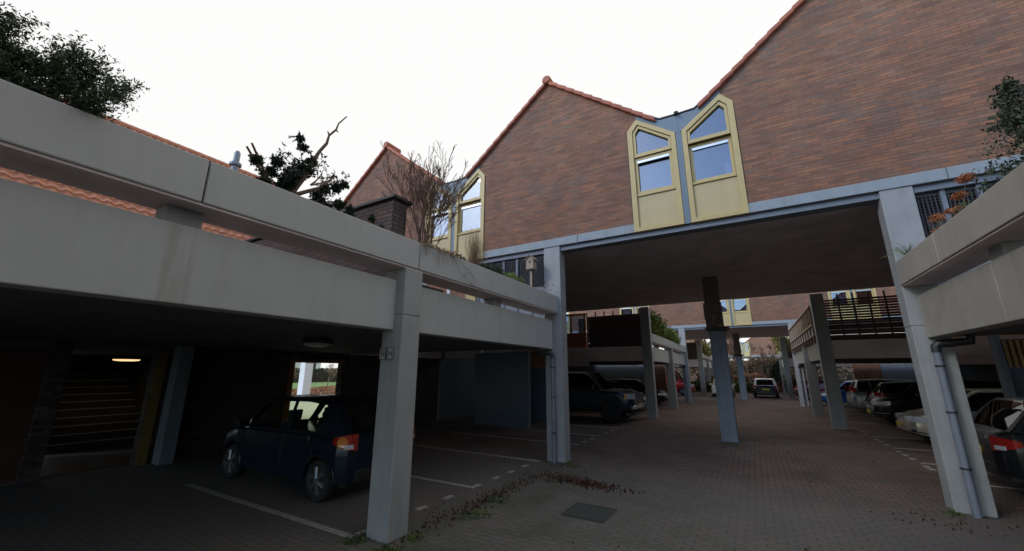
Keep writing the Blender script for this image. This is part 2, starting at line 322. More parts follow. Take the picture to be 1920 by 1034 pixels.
def paint(name, c, metal=.3, rough=.28):
    if max(c) < .03: metal = 0
    dk = max(c) < .05
    m = mat('car_paint_' + name, c, rough, .04, 3, metal=metal, coat=.12 if dk else .3)
    if dk: m.node_tree.nodes['Principled BSDF'].inputs['Specular IOR Level'].default_value = .28
    return m
M['tyre'] = mat('tyre_rubber', (.018,.018,.019), .85, .2)
M['rim'] = mat('alloy_rim', (.22,.225,.24), .35, .1, metal=.7)
M['tail'] = mat('red_tail_lamp', (.40,.02,.012), .15, .15, 40, coat=1)
M['head'] = mat('headlamp_glass', (.72,.75,.78), .12, .25, 40, metal=.1, coat=1)
M['amber'] = mat('amber_lamp', (.75,.25,.04), .2, .1, coat=1)
M['plate'] = mat('yellow_number_plate', (.60,.42,.04), .5, .05)
M['chrome'] = mat('chrome_trim', (.7,.7,.72), .15, .05, metal=1)
M['trim'] = mat('black_trim', (.018,.018,.02), .45, .1)
M['seat'] = mat('car_seat_fabric', (.03,.03,.035), .9, .1)

# ------------------------------------------------------------------ ground
tag(raw('ground', [(-400,-200,-.012),(400,-200,-.012),(400,600,-.012),(-400,600,-.012)], [(0,1,2,3)], M['earth']), kind='structure')
tag(raw('paving', [(-22,-30,0),(20,-30,0),(20,72,0),(-22,72,0)], [(0,1,2,3)], M['paver']), kind='structure')
tag(raw('path', [(-30,-30,.004),(-19,-30,.004),(-19,5.6,.004),(-13.8,5.6,.004),(-13.8,72,.004),(-30,72,.004)], [(0,1,2,3,4,5)], M['pave_light']), kind='structure')
tag(raw('lawn', [(-95,-60,.03),(-29.9,-60,.03),(-29.9,110,.03),(-95,110,.03)], [(0,1,2,3)], M['grass_green']), kind='structure')
mxr = lambda x: -1.6 - x
# painted parking lines
mk = MB()
def line(x0, x1, y, w=.1): mk.box(x0, x1, y-w/2, y+w/2, .003, .006)
for y in (-1.25, 1.15, 3.56, 5.97, 8.38, 10.75, 12.55, 14.6, 17.0, 21.2, 23.6, 26.0, 28.4): line(-8.6, -4.28, y)
for y in (3.56, 5.97, 8.38, 10.75, 12.6, 14.7, 17.0, 21.2, 23.6, 26.0, 28.4): line(2.9, 7.2, y)
mk.box(-4.38, -4.28, 6.024, 6.2, .003, .006)
mk.box(-4.38, -4.28, 3.614, 3.8, .003, .006)
tag(mk.build('parking_line', M['line']), kind='structure')
mk = MB()
for y in (4.75, 5.34, 6.71, 7.24, 7.82, 9.2, 9.8, 11.3, 11.9, 13.2, 13.9, 15.2, 15.9, 16.5): mk.box(-4.38, -4.28, y-.1, y+.1, .003, .006)
for y in (11.2, 11.92, 12.2, 13.1, 13.6, 14.1, 15.2, 15.8, 16.3, 17.5, 18.1): mk.box(2.84, 2.94, y-.1, y+.1, .003, .006)
tag(mk.build('parking_dash', M['line']), kind='structure')
h = empty('ground_hatch', (-2.21, 5.84, 0), 'square dark iron cover sunk in the mossy paving of the open court', 'manhole cover')
P('cover', h, M['hatch'], (-.27,.27,-.27,.27,.002,.007)); 
m = MB(); m.ring([(-.31,-.31),(.31,-.31),(.31,.31),(-.31,.31)], [(-.285,-.285),(.285,-.285),(.285,.285),(-.285,.285)], 0, .004)
m.v = [(x, z, y+.003) for x, y, z in m.v]; m.build('frame', M['hatch'], h)

# ------------------------------------------------------------------ pillars
def pillar(x0, x1, y0, y1, z1, label, joints=True, pipe=None, material='pillar', group='painted concrete pillars carrying the decks and houses'):
    x0, x1 = min(x0, x1), max(x0, x1)
    t = empty('concrete_pillar', ((x0+x1)/2, (y0+y1)/2, 0), label, 'pillar', group)
    w, d = (x1-x0)/2, (y1-y0)/2
    m = MB(); zs = [0, 2.62, z1] if z1 > 2.7 else [0, z1]
    for a, b in zip(zs, zs[1:]): m.box(-w, w, -d, d, a + (.004 if a else 0), b)
    m.box(-w+.01, w-.01, -d+.01, d-.01, .1, z1-.05)
    m.build('shaft', M[material], t, bevel=.012)
    return t
def downpipe(t, x, y, ztop, zbot=.0, arm=None, brackets=(2.0, 1.35, .6), r=.042):
    m = MB(); m.tube([(x,y,zbot),(x,y,ztop-.1),(x,y,ztop-.1)], r, 12)
    dp = m.build('downpipe', M['pipe'], t, smooth=40)
    m = MB()
    for z in brackets: m.lathe([(r+.012, z), (r+.012, z+.025)], x, y, 12); m.box(x-.012, x+.012, y, y+.1, z, z+.02)
    m.build('pipe_bracket', M['pipe_dk'], dp)
    if arm:
        ax, ay = arm; m = MB(); m.tube([(x,y,ztop-.13),(x,y,ztop-.04),(x+(ax-x)*.12,y+(ay-y)*.12,ztop),(x+(ax-x)*.5,y+(ay-y)*.5,ztop+.005),(ax,ay,ztop+.02),(ax,ay,ztop+.12)], r+.008, 10)
        m.build('pipe_elbow', M['pipe_dk'], dp, smooth=50)

pn = pillar(-4.15, -3.79, 3.62, 3.94, 3.25, 'large concrete pillar nearest the camera with two small number plates on its side')
for dx, txt in ((-.125, 'n'), (.015, 'w')):
    m = MB(); m.box(dx-.055, dx+.055, -.172, -.1605, 2.06, 2.2); pl = m.build('number_plate', M['lamp_off'], pn, bevel=.003)
    q = MB(); q.ring([(dx-.06,2.055),(dx+.06,2.055),(dx+.06,2.205),(dx-.06,2.205)], [(dx-.052,2.063),(dx+.052,2.063),(dx+.052,2.197),(dx-.052,2.197)], -.178, -.1725); q.build('plate_frame', M['dark'], pl)
    q = MB()
    for (a, b, c, d) in ((-.03,-.018,2.09,2.165), (.018,.03,2.09,2.165), (-.018,.018,2.123,2.135)): q.box(dx+a, dx+b, -.1745, -.172, c, d)
    if txt == 'n': q.box(dx-.03, dx+.03, -.1745, -.172, 2.172, 2.181)
    q.build('plate_letter', M['dark'], pl)
pillar(-4.15, -3.79, -1.26, -.94, 3.25, 'concrete pillar of the left deck standing behind and left of the camera')
p2 = pillar(-4.15, -3.72, 8.5, 8.82, 4.92, 'tall grey pillar with downpipe at the front left corner of the house bridge')
downpipe(p2, .01, -.26, 2.34, arm=(-.35, -.36))
p3 = pillar(2.2, 2.62, 8.5, 8.82, 4.92, 'leaning-looking tall grey pillar with downpipe at the front right corner of the house bridge')
downpipe(p3, -.02, -.26, 2.34, arm=(.34, -.34), r=.05)
for (sx, nm) in ((0, 'left'), (1, 'right')):
    f = (lambda x: x) if sx == 0 else mxr
    for (y, z, txt) in ((18.4, 4.82, 'tall unlit pillar at the rear %s corner of the near house bridge'), (23.75, 3.25, 'grey pillar halfway along the %s deck beyond the near house bridge'),
                        (29.7, 4.92, 'blue grey pillar at the front %s corner of the far house bridge'), (39.6, 4.82, 'distant dark pillar at the rear %s corner of the far house bridge'),
                        (45.0, 3.25, 'distant pale pillar halfway along the %s deck beyond the far house bridge'), (50.5, 3.25, 'farthest pale pillar at the end of the %s deck')):
        p = pillar(f(-4.17), f(-3.77), y, y+.34, z, txt % nm)
        if z == 4.92 and y < 40: downpipe(p, 0, -.235, 2.34, arm=(.3*(1 if sx else -1), -.34))
# centre posts
def centre_post(y, label):
    t = empty('centre_post', (-.8, y+.2, 0), label, 'post', 'single posts standing in the middle of the passage')
    P('shaft', t, M['post'], (-.215,.205,-.2,.2,0,3.19), bevel=.01)
    P('collar', t, M['dark'], (-.31,.33,-.29,.29,3.19,3.25), (-.26,.26,-.25,.25,3.13,3.19), bevel=.01)
    m = MB(); m.box(-.27,.19,-.24,.24,3.25,4.02); 
    for i in range(7): m.box(-.27+.066*i, -.24+.066*i, -.262, -.2405, 3.26, 4.0 - .05*(i % 3))
    m.box(-.30,-.271,-.2,.2,3.5,4.0)
    m.build('timber_casing', M['casing'], t, bevel=.006)
    P('upper_shaft', t, M['ceil'], (-.25,.16,-.21,.21,4.02,4.82), bevel=.01)  # plain upper shaft in a darker colour, its shadow put into it
    P('cable', t, M['cut_wood'], (.02,.03,-.275,-.263,3.7,3.95), (-.06,-.02,-.285,-.263,3.45,3.6))
    P('light_box', t, M['slat_yellow'], (.06,.16,-.3,-.263,3.26,3.31))
    return t
centre_post(13.4, 'blue grey post with dark timber casing in the middle of the near passage')
centre_post(34.6, 'smaller distant post with dark timber casing under the far house bridge')

# ------------------------------------------------------------------ decks
def bxf(m, f, x0, x1, *r): a, b = f(x0), f(x1); m.box(min(a, b), max(a, b), *r)
def deck(f, y0, y1, label, conc, cuts, bcuts, end=False, xe=-11.3):
    t = empty('parking_deck', (0,0,0), label, 'parking deck', 'concrete decks over the parking bays')
    cs = [y0] + cuts + [y1]; m = MB()
    for a, b in zip(cs, cs[1:]):
        bxf(m, f, -4.15, -3.79, a+.006, b-.006, 3.27, 3.66)
    m.build('planter_parapet', M[conc], t, bevel=.012)
    m = MB(); bxf(m, f, -4.25, -3.81, y0, y1, 3.25, 3.269); m.build('parapet_soffit', M['soffit'], t)
    m = MB(); bxf(m, f, -4.16, -3.8, y0, y1, 3.2, 3.25) if False else bxf(m, f, -4.12, -3.83, y0+.05, y1-.05, 3.655, 3.672); m.build('soil', M['soil'], t)
    cs = [y0] + bcuts + [y1]; m = MB()
    for a, b in zip(cs, cs[1:]): bxf(m, f, -4.16, -3.95, a+.004, b-.004, 2.43, 3.09)
    m.build('edge_beam', M[conc], t, bevel=.01)
    m = MB()
    for y in [c for c in (-3.6, 1.30, 6.2, 21.3, 26.6, 43, 48) if y0 < c < y1]:
        m = MB(); bxf(m, f, -4.22, -4.0, y-.16, y+.1, 3.092, 3.248); m.build('bracket', M['pillar'], t)
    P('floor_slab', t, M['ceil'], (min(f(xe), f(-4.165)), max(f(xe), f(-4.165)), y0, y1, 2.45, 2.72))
    if end:  # edge beam facing the near bridge
        m = MB(); bxf(m, f, xe, -4.18, y0-.02, y0+.2, 2.43, 3.09); m.build('end_beam', M['soffit'], t, bevel=.01)
        m = MB()
    return t
ident = lambda x: x
deck(ident, -9, 8.495, 'long grey deck with planter parapet over the dark parking bays on the left', 'conc', [-3.6, 1.30, 3.86], [-1.1, 3.78, 6.2], xe=-11.2)
deck(mxr, -9, 8.495, 'warm light tinted concrete deck edge with planter cutting into the right side of the view', 'conc_warm', [-3.6, 1.30, 6.9], [-1.1, 1.25, 3.78, 6.2])
deck(ident, 18.85, 29.69, 'left deck with green bamboo planter between the two house bridges', 'conc', [24.3], [24.0], True)
d4 = deck(mxr, 18.85, 29.69, 'right deck with lattice screen between the two house bridges', 'conc_warm', [24.3], [24.0], True)
deck(ident, 40.0, 50.89, 'far left deck behind the far house bridge', 'conc', [45.5], [45.3], True, xe=-8.5)
deck(mxr, 40.0, 50.89, 'far right deck behind the far house bridge', 'conc', [45.5], [45.3], True, xe=-8.5)

# ------------------------------------------------------------------ gabled houses
def window_pair(parent, side, zb=4.92, detail=True):
    # side -1: leaf left of the party line, +1: right. coordinates relative to the party line x=0, front face y=0
    s = side
    def q(*pts): r = [(s*x, z) for x, z in pts]; return r
    out = q((.065,zb),(1.10,zb),(1.10,7.43),(.88,7.69),(.065,7.08))
    inn = q((.165,zb+.1),(.985,zb+.1),(.985,7.385),(.855,7.545),(.165,7.03))
    w = MB(); w.ring(out, inn, -.03, .12); fr = w.build('window', M['yellow'], parent, bevel=.006)
    # inner stepped frame
    o2 = q((.17,5.86),(.98,5.86),(.98,7.38),(.85,7.535),(.17,7.02))
    t0 = 6.74
    m = MB()
    up_o = q((.17,t0),(.98,t0),(.98,7.38),(.85,7.535),(.17,7.02)); up_i = q((.225,t0+.07),(.925,t0+.07),(.925,7.345),(.838,7.455),(.225,6.99))
    m.ring(up_o, up_i, .0, .10)
    lo_o = q((.17,5.80),(.98,5.80),(.98,6.72),(.17,6.72)); lo_i = q((.235,5.875),(.92,5.875),(.92,6.635),(.235,6.635))
    dy = .0 if s < 0 else .05
    m.ring(lo_o, lo_i, .02+dy, .11)
    m.build('sash', M['yellow'], fr, bevel=.004)
    m = MB(); m.box(s*.17, s*.98, -.012, .10, 5.755, 5.795); m.build('sill', M['yellow'], fr, bevel=.004); m = MB(); m.box(s*.17, s*.98, -.02, .0, 6.715, 6.745); m.build('transom', M['yellow'], fr, bevel=.004)
    m = MB(); m.box(s*.166, s*.984, .02, .06, zb+.1, 5.753); m.build('panel', M['yellow_p'], fr)
    m = MB(); m.box(s*.23, s*.925, .01+dy, .04+dy, 6.57, 6.63); m.build('vent_bar', M['silver'], fr, bevel=.004)
    m = MB(); m.prism(up_i, .062, .068); m.prism(lo_i, .092, .098); m.build('pane', M['winglass'], fr)
    m = MB()
    if s < 0:
        for i in range(16): m.box(-(.24+.042*i), -(.24+.042*(i+1)), .16+.018*(i % 2), .165+.018*(i % 2), 5.85, 6.6 )
        m.build('curtain', M['curtain'], fr)
    else:
        m.box(.80, .90, .12, .123, 5.9, 6.13); m.build('poster', M['paper'], fr)
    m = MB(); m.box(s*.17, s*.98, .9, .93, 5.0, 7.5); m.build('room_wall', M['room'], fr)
PERIOD = 6.28
def house(xc, y, label, group, z_low=4.92, pass_=True, depth=9.9, left=True, right=True, verge=True):
    """one gabled house of the row; origin at its centre on the facade line"""
    t = empty('gabled_house', (xc, y, 0), label, 'house', group)
    hw = PERIOD/2; sl = .8; za = 9.68
    def zr(dx): return za - sl*abs(dx)
    bp = [(-2.04,5.12),(2.04,5.12),(2.04,7.43),(2.27,7.72),(2.27,zr(2.27)),(0,za),(-2.27,zr(2.27)),(-2.27,7.72),(-2.04,7.43)]
    m = MB(); m.prism(bp, 0, .3)
    m.v = [v for v in m.v]; wl = m.build('wall', M['brick'], t)
    m = MB(); m.prism([(-hw,4.95),(hw,4.95),(hw,zr(hw)),(0,za),(-hw,zr(hw))], depth-.25, depth-.02); m.build('rear_wall', M['brick'], t)
    # concrete band
    m = MB(); m.box(-2.04, .7, -.02, .32, 4.92, 5.118); m.box(.708, 2.04, -.02, .32, 4.92, 5.118); m.build('band', M['band'], t, bevel=.006)
    m = MB(); m.box(-hw+.003, -.1, .05, .32, 4.8, 4.916); m.box(-.09, hw-.003, .05, .32, 4.8, 4.916); m.build('lower_fascia', M['fascia_in'], t)
    m = MB(); m.box(-hw, hw, .33, depth-.26, 4.82, 5.0); 
    for i in range(5): m.box(-hw+.02, hw-.02, 1.6+i*1.7, 1.606+i*1.7, 4.816, 4.82)
    m.build('soffit', M['soffit'], t)
    # fascia around the windows (half each side)
    for s in (-1, 1):
        if (s < 0 and not left) or (s > 0 and not right): continue
        f = [(hw-0, 7.04),(hw-.07,7.09),(hw-.885,7.70),(hw-.885,7.84),(hw-.36,7.50),(hw,7.50)]
        m = MB(); m.prism([(s*a, b) for a, b in f], -.012, .25)
        m.box(s*(hw-.06), s*hw, -.012, .25, 4.92, 7.06)
        m.build('fascia', M['fascia'], t, bevel=.004)
        m = MB(); m.prism([(s*a, b) for a, b in ((hw-.9,7.86),(hw-.36,7.515),(hw,7.515),(hw,7.535),(hw-.36,7.545),(hw-.9,7.9))], -.03, .3); m.build('fascia_cap', M['dark'], t)
        m = MB(); m.box(s*(hw-1.106), s*(hw-1.114)+0, -.005, .02, 4.92, 7.43); m.build('joint', M['black'], wl)
    # party hook
    # roof
    m = MB()
    for s in (-1, 1):
        a = [(0,za+.02),(s*2.5,zr(2.5)+.02),(s*2.5,zr(2.5)-.06),(0,za-.06)]
        m.prism(a, .1, depth)
    m.build('roof', M['pantile'], t)
    m = MB(); m.box(-hw, -2.3, .3, depth, 7.2, 7.5) if True else None; m.box(2.3, hw, .3, depth, 7.2, 7.5); m.build('valley_gutter', M['fascia_in'], t)
    # verge tiles
    if verge:
        m = MB()
        n = 11
        for s in (-1, 1):
            for i in range(n):
                a0, a1 = .06 + i*(2.66-.06)/n, .06 + (i+1)*(2.66-.06)/n + .03
                lift = .0
                p = [(s*a0, zr(a0)+.025), (s*a1, zr(a1)+.058), (s*a1, zr(a1)-.062), (s*a0, zr(a0)-.085)]
                m.prism(p, -.10, .25)
        m.build('verge_tiles', M['tile'], t, bevel=.018, smooth=35)
        m = MB(); m.lathe([(.10,-.13),(.125,-.1),(.125,.5)], 0, za+.03, 14, 'y'); m.build('ridge_tile', M['tile'], t, smooth=40)
    # windows
    for s in (-1, 1):
        if (s < 0 and not left) or (s > 0 and not right): continue
        # gather in a holder shifted to the party line; bake the offset in the meshes
        before = len(bpy.data.objects)
        e0 = set(bpy.data.objects)
        window_pair(t, -s)
        for o in set(bpy.data.objects) - e0:
            if o.type == 'MESH': o.data.transform(Matrix.Translation((s*hw, 0, 0)))
    return t
XC = [-10.22, -3.94, 2.34, 8.62]
G1 = 'brick gable houses of the near bridge row'
hA = house(-3.94, 8.5, 'brick gable house with orange verge tiles spanning the left half of the near passage', G1)
h = copy_tree(hA); h.location.x = 2.34; h['label'] = 'large brick gable house running out of the top right corner of the view'
h = copy_tree(hA); h.location.x = -10.22; h['label'] = 'paler brick gable house behind the bare shrub, leftmost of the near row'
h = copy_tree(hA); h.location.x = 8.62; h['label'] = 'brick gable house of the near row beyond the right edge of the view'
for y, nm in ((29.7, 'far'), (72.1, 'last'), (-12.7, 'rear')):  # rear row is out of view, added to block sky light
    for xc, w in zip(XC, ('leftmost', 'second', 'third', 'rightmost')):
        if y > 40 and w in ('rightmost',): pass
        h = copy_tree(hA); h.location = (xc if y < 70 else xc-.35, y if y < 70 else 87, 0)
        h['label'] = '%s brick gable house of the %s row %s' % (w, nm, 'unseen behind the camera, added to block sky light' if y < 0 else 'seen through the passage' if w in ('second', 'third') else 'seen over the deck screens')
        h['group'] = 'brick gable houses of the %s row' % nm
# small hook on the fascia
m = MB(); m.tube([(-.8,8.5,7.5),(-.8,8.42,7.53),(-.8,8.36,7.5),(-.8,8.36,7.46)], .022, 8); m.lathe([(.05,7.5),(.05,7.56)], -.8, 8.47, 10)
hk = m.build('roof_hook', M['dark'], None); tag(hk, 'small black hook on the blue fascia between the two yellow windows', 'hook')

# deck-level screens beside the near bridge pillars
def screen(f, label, y=8.62, x0=-6.2, x1=-4.16):
    t = empty('mesh_screen', (0,0,0), label, 'screen', 'dark mesh screens under the brick gables')
    n = 5; w = (x1-x0)/n
    for i in range(n+1):
        xx = x0 + i*w
        m = MB(); bxf(m, f, xx-.03, xx+.03, y-.03, y+.05, 2.75, 4.9); m.build('post', M['louvre_post'], t)
    m = MB()
    for i in range(n):
        a, b = x0+i*w+.035, x0+(i+1)*w-.035
        k = 0
        while a + .05*k < b: bxf(m, f, a+.05*k, a+.05*k+.012, y, y+.012, 3.98, 4.72); k += 1
    k = 0
    while 3.98 + .05*k < 4.73: bxf(m, f, x0, x1, y+.013, y+.022, 3.98+.05*k, 3.99+.05*k); k += 1
    m.build('mesh', M['mesh_metal'], t)
    m = MB(); bxf(m, f, x0, x1, y+.0, y+.02, 3.0, 3.97); m.build('board', M['panel_grey'], t)
    m = MB(); bxf(m, f, x0, x1, y+.0, y+.02, 4.73, 4.9); m.build('head_board', M['mesh_metal'], t)
    m = MB(); bxf(m, f, x0, x1, y+.5, y+.55, 2.75, 4.8); m.build('backing', M['dark_wood'], t)
screen(ident, 'dark mesh screen with grey posts behind the birdhouse on the left deck')
screen(mxr, 'dark mesh screen with grey posts behind the orange hydrangea on the right deck')
lf = empty('deck_level_facade', (0,8.55,0), 'yellow and brick ground floor front beyond the left deck garden', 'facade')
xs = -6.25; i = 0
while xs > -13.3:
    w = (.35, .55, .12, .8, .3)[i % 5]
    P('panel', lf, M[('yellow', 'brick', 'white_post', 'brick', 'fascia')[i % 5]], (xs-w, xs-.01, 0, .12, 2.75, 4.9)); xs -= w; i += 1

# brick garden wall with coping near the pillar
t = empty('garden_wall', (-4.28, 3.88, 0), 'dark weathered brick garden wall with black coping behind the left planter', 'wall')
P('wall', t, [M['brick_pier']], (-5.2,0,-.135,.135,2.72,4.40))
P('wall_end', t, M['brick_pier_y'], (.002,.006,-.133,.133,2.72,4.398))
P('coping', t, M['dark'], (-5.25,.05,-.18,.20,4.402,4.455), bevel=.008)
# timber shed on deck
t = empty('garden_shed', (-7.6, 7.0, 2.72), 'low red brown timber shed glimpsed through the slot above the left beam', 'shed')
m = MB()
for i in range(16): m.box(.4, .425, -1.0+i*.13, -.885+i*.13, 0, 1.3)
m.box(-.9,.39,-1,1.05,0,1.3); m.build('wall', M['red_wood'], t)
m = MB(); m.prism([(-1.0,1.55),(.55,1.3),(.55,1.36),(-1.0,1.61)], -1.1, 1.15); m.build('roof', M['dark'], t)

# ------------------------------------------------------------------ pantile roofed house on the left
t = empty('tiled_house', (-17.1, -1, 0), 'house with long orange pantile roof rising behind the left deck', 'house')
y0, y1 = -9.0, 9.3; per = .215; course = .33
ny = int((y1-y0)/per*6); L_s = 9.0; ns = int(L_s/course); sl = math.atan(.81)
v = []; f = []
ys = np.linspace(y0, y1, ny+1)
prof = []
for yy in ys:
    ph = ((yy-y0)/per) % 1
    prof.append(0.027*math.sin(2*math.pi*ph) + .008*math.sin(4*math.pi*ph+.6))
rows = []
for k in range(ns):
    rows += [(k*course, .03), (k*course+.03, .028), ((k+1)*course-.001, 0.0)]
for (d, lift) in rows:
    for yy, pz in zip(ys, prof):
        nrm = pz + lift
        # d measured down from eave to ridge upward: start at eave
        x = -10.9 - d*math.cos(sl) + nrm*math.sin(sl); z = 4.58 + d*math.sin(sl) + nrm*math.cos(sl)
        v.append((x+17.1, yy+1, z))
w = ny+1
for r_ in range(len(rows)-1):
    for c in range(ny): f.append((r_*w+c, r_*w+c+1, (r_+1)*w+c+1, (r_+1)*w+c))
ridz = 4.58 + rows[-1][0]*math.sin(sl); ridx = -10.9 - rows[-1][0]*math.cos(sl)
print('RIDGE', ridx, ridz)
raw('pantiles', v, f, M['pantile'], t, True)
m = MB()
k = 0; yy = y0
while yy < y1:
    m.lathe([(.11, yy+1), (.125, yy+1.03), (.115, yy+1.36)], ridx+17.1, ridz+.01, 12, 'y'); yy += .34
m.build('ridge_tile', M['pantile'], t, smooth=40)
m = MB(); m.prism([(6.2,4.4),(6.2,4.5),(ridx+17.1,ridz-.1),(1.5,ridz-1.6),(2.0,4.4)], y0+1.02, y1+.95); m.build('roof_body', M['dark_wood'], t)
m = MB(); m.box(2.4, 5.9, y0+1.2, y1+.6, 2.45, 4.39); m.build('wall', M['brick_dark'], t)
m = MB()
for yy, lb in ((17.1, 'white square post standing outside the bright doorway'), (29, 'second white square post farther along the paved path')):
    w_ = empty('white_post', (-27, yy, 0), lb, 'post', 'white posts along the path')
    P('shaft', w_, M['white_post'], (-.3,.3,-.3,.3,0,4.4), bevel=.03); P('head', w_, M['conc'], (-.5,.5,-6,6,4.401,4.8))
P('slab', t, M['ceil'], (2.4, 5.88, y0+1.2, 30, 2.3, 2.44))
# vent pipe on the roof
t = empty('vent_pipe', (-13.55, 5.30, 7.15), 'grey roof vent pipe with cowl rising from the orange tiles', 'vent pipe')
m = MB(); m.lathe([(.11,-.1),(.105,1.1),(.105,1.15)], 0, 0, 14); m.build('pipe', M['pipe'], t, smooth=40)
m = MB(); m.lathe([(.12,1.15),(.17,1.18),(.17,1.26),(.12,1.3)], 0, 0, 14); m.lathe([(.09,1.3),(.09,1.62),(.05,1.7)], 0, 0, 14); m.build('cowl', M['pipe'], t, smooth=40)

# ------------------------------------------------------------------ garage interior, left
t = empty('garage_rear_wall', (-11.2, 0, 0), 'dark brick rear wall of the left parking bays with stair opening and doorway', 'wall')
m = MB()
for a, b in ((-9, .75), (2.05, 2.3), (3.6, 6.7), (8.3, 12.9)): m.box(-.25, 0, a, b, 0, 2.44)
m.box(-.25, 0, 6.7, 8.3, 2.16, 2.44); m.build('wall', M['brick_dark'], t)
P('jamb', t, M['orange_wood'], (-.28,.03,6.58,6.72,0,2.16), (-.28,.03,6.58,8.34,2.161,2.26)); P('door_frame', t, M['ochre_dark'], (-.1,.03,3.61,3.78,0,2.3))
d = P('door', t, M['door_dark'], (-.12,-.06,.76,2.04,.01,2.3)); P('handle', d, M['white_post'], (-.05,-.02,.92,.96,1.0,1.35))
t = pillar(-11.15, -10.8, 3.86, 4.12, 2.44, 'dim blue grey pillar deep in the left parking bays beside the staircase', material='post')
t = empty('staircase', (-14.4, 3.75, 0), 'dark staircase with pale nosings climbing out of the left garage', 'staircase')
m = MB(); m2 = MB()
for i in range(13):
    z = .18*(i+1); x = -.27*i
    m.box(x-.27, x, -.85+0, 1.0, 0, z); m2.box(x-.03, x+.012, -.85, 1.0, z+.001, z+.022)
m.build('steps', M['stair'], t); m2.build('nosing', M['nosing'], t)
for bx_ in ((-3.6,0,-1.0,-.86,0,2.9), (-3.6,0,1.01,1.15,0,2.9), (-.01,2.95,-1.75,-1.6,0,2.9), (-.01,2.95,1.16,1.3,0,2.9)): P('side_wall', t, M['stair'], bx_)
P('end_wall', t, M['stair'], (-3.75,-3.62,-1,1.15,0,2.9)); P('ceiling', t, M['stair'], (-3.75,2.95,-1.75,1.3,2.901,3.0)); P('floor', t, M['dark'], (-.2,2.95,-1.6,1.16,.001,.012))
def ceil_lamp(x, y, z, r, label, on=False):
    t = empty('ceiling_lamp', (x,y,z), label, 'lamp', 'round ceiling lamps of the left garage')
    m = MB(); m.lathe([(r,0),(r,.05),(r*.9,.09)], 0, 0, 24); m.build('housing', M['dark'], t, smooth=40)
    m = MB(); m.lathe([(r*.5,-.045),(r*.85,-.03),(r*.92,-.001)], 0, 0, 24); m.build('diffuser', M['lamp_on' if on else 'lamp_off'], t, smooth=60)
ceil_lamp(-14.3, 3.97-.0, 2.2, .3, 'lit warm ceiling lamp above the dark staircase', True)
ceil_lamp(-6.3, 4.14, 2.36, .24, 'unlit round ceiling lamp above the dark blue hatchback')
ceil_lamp(-10.4, 6.7, 2.17, .22, 'unlit dark lamp hanging before the bright doorway')

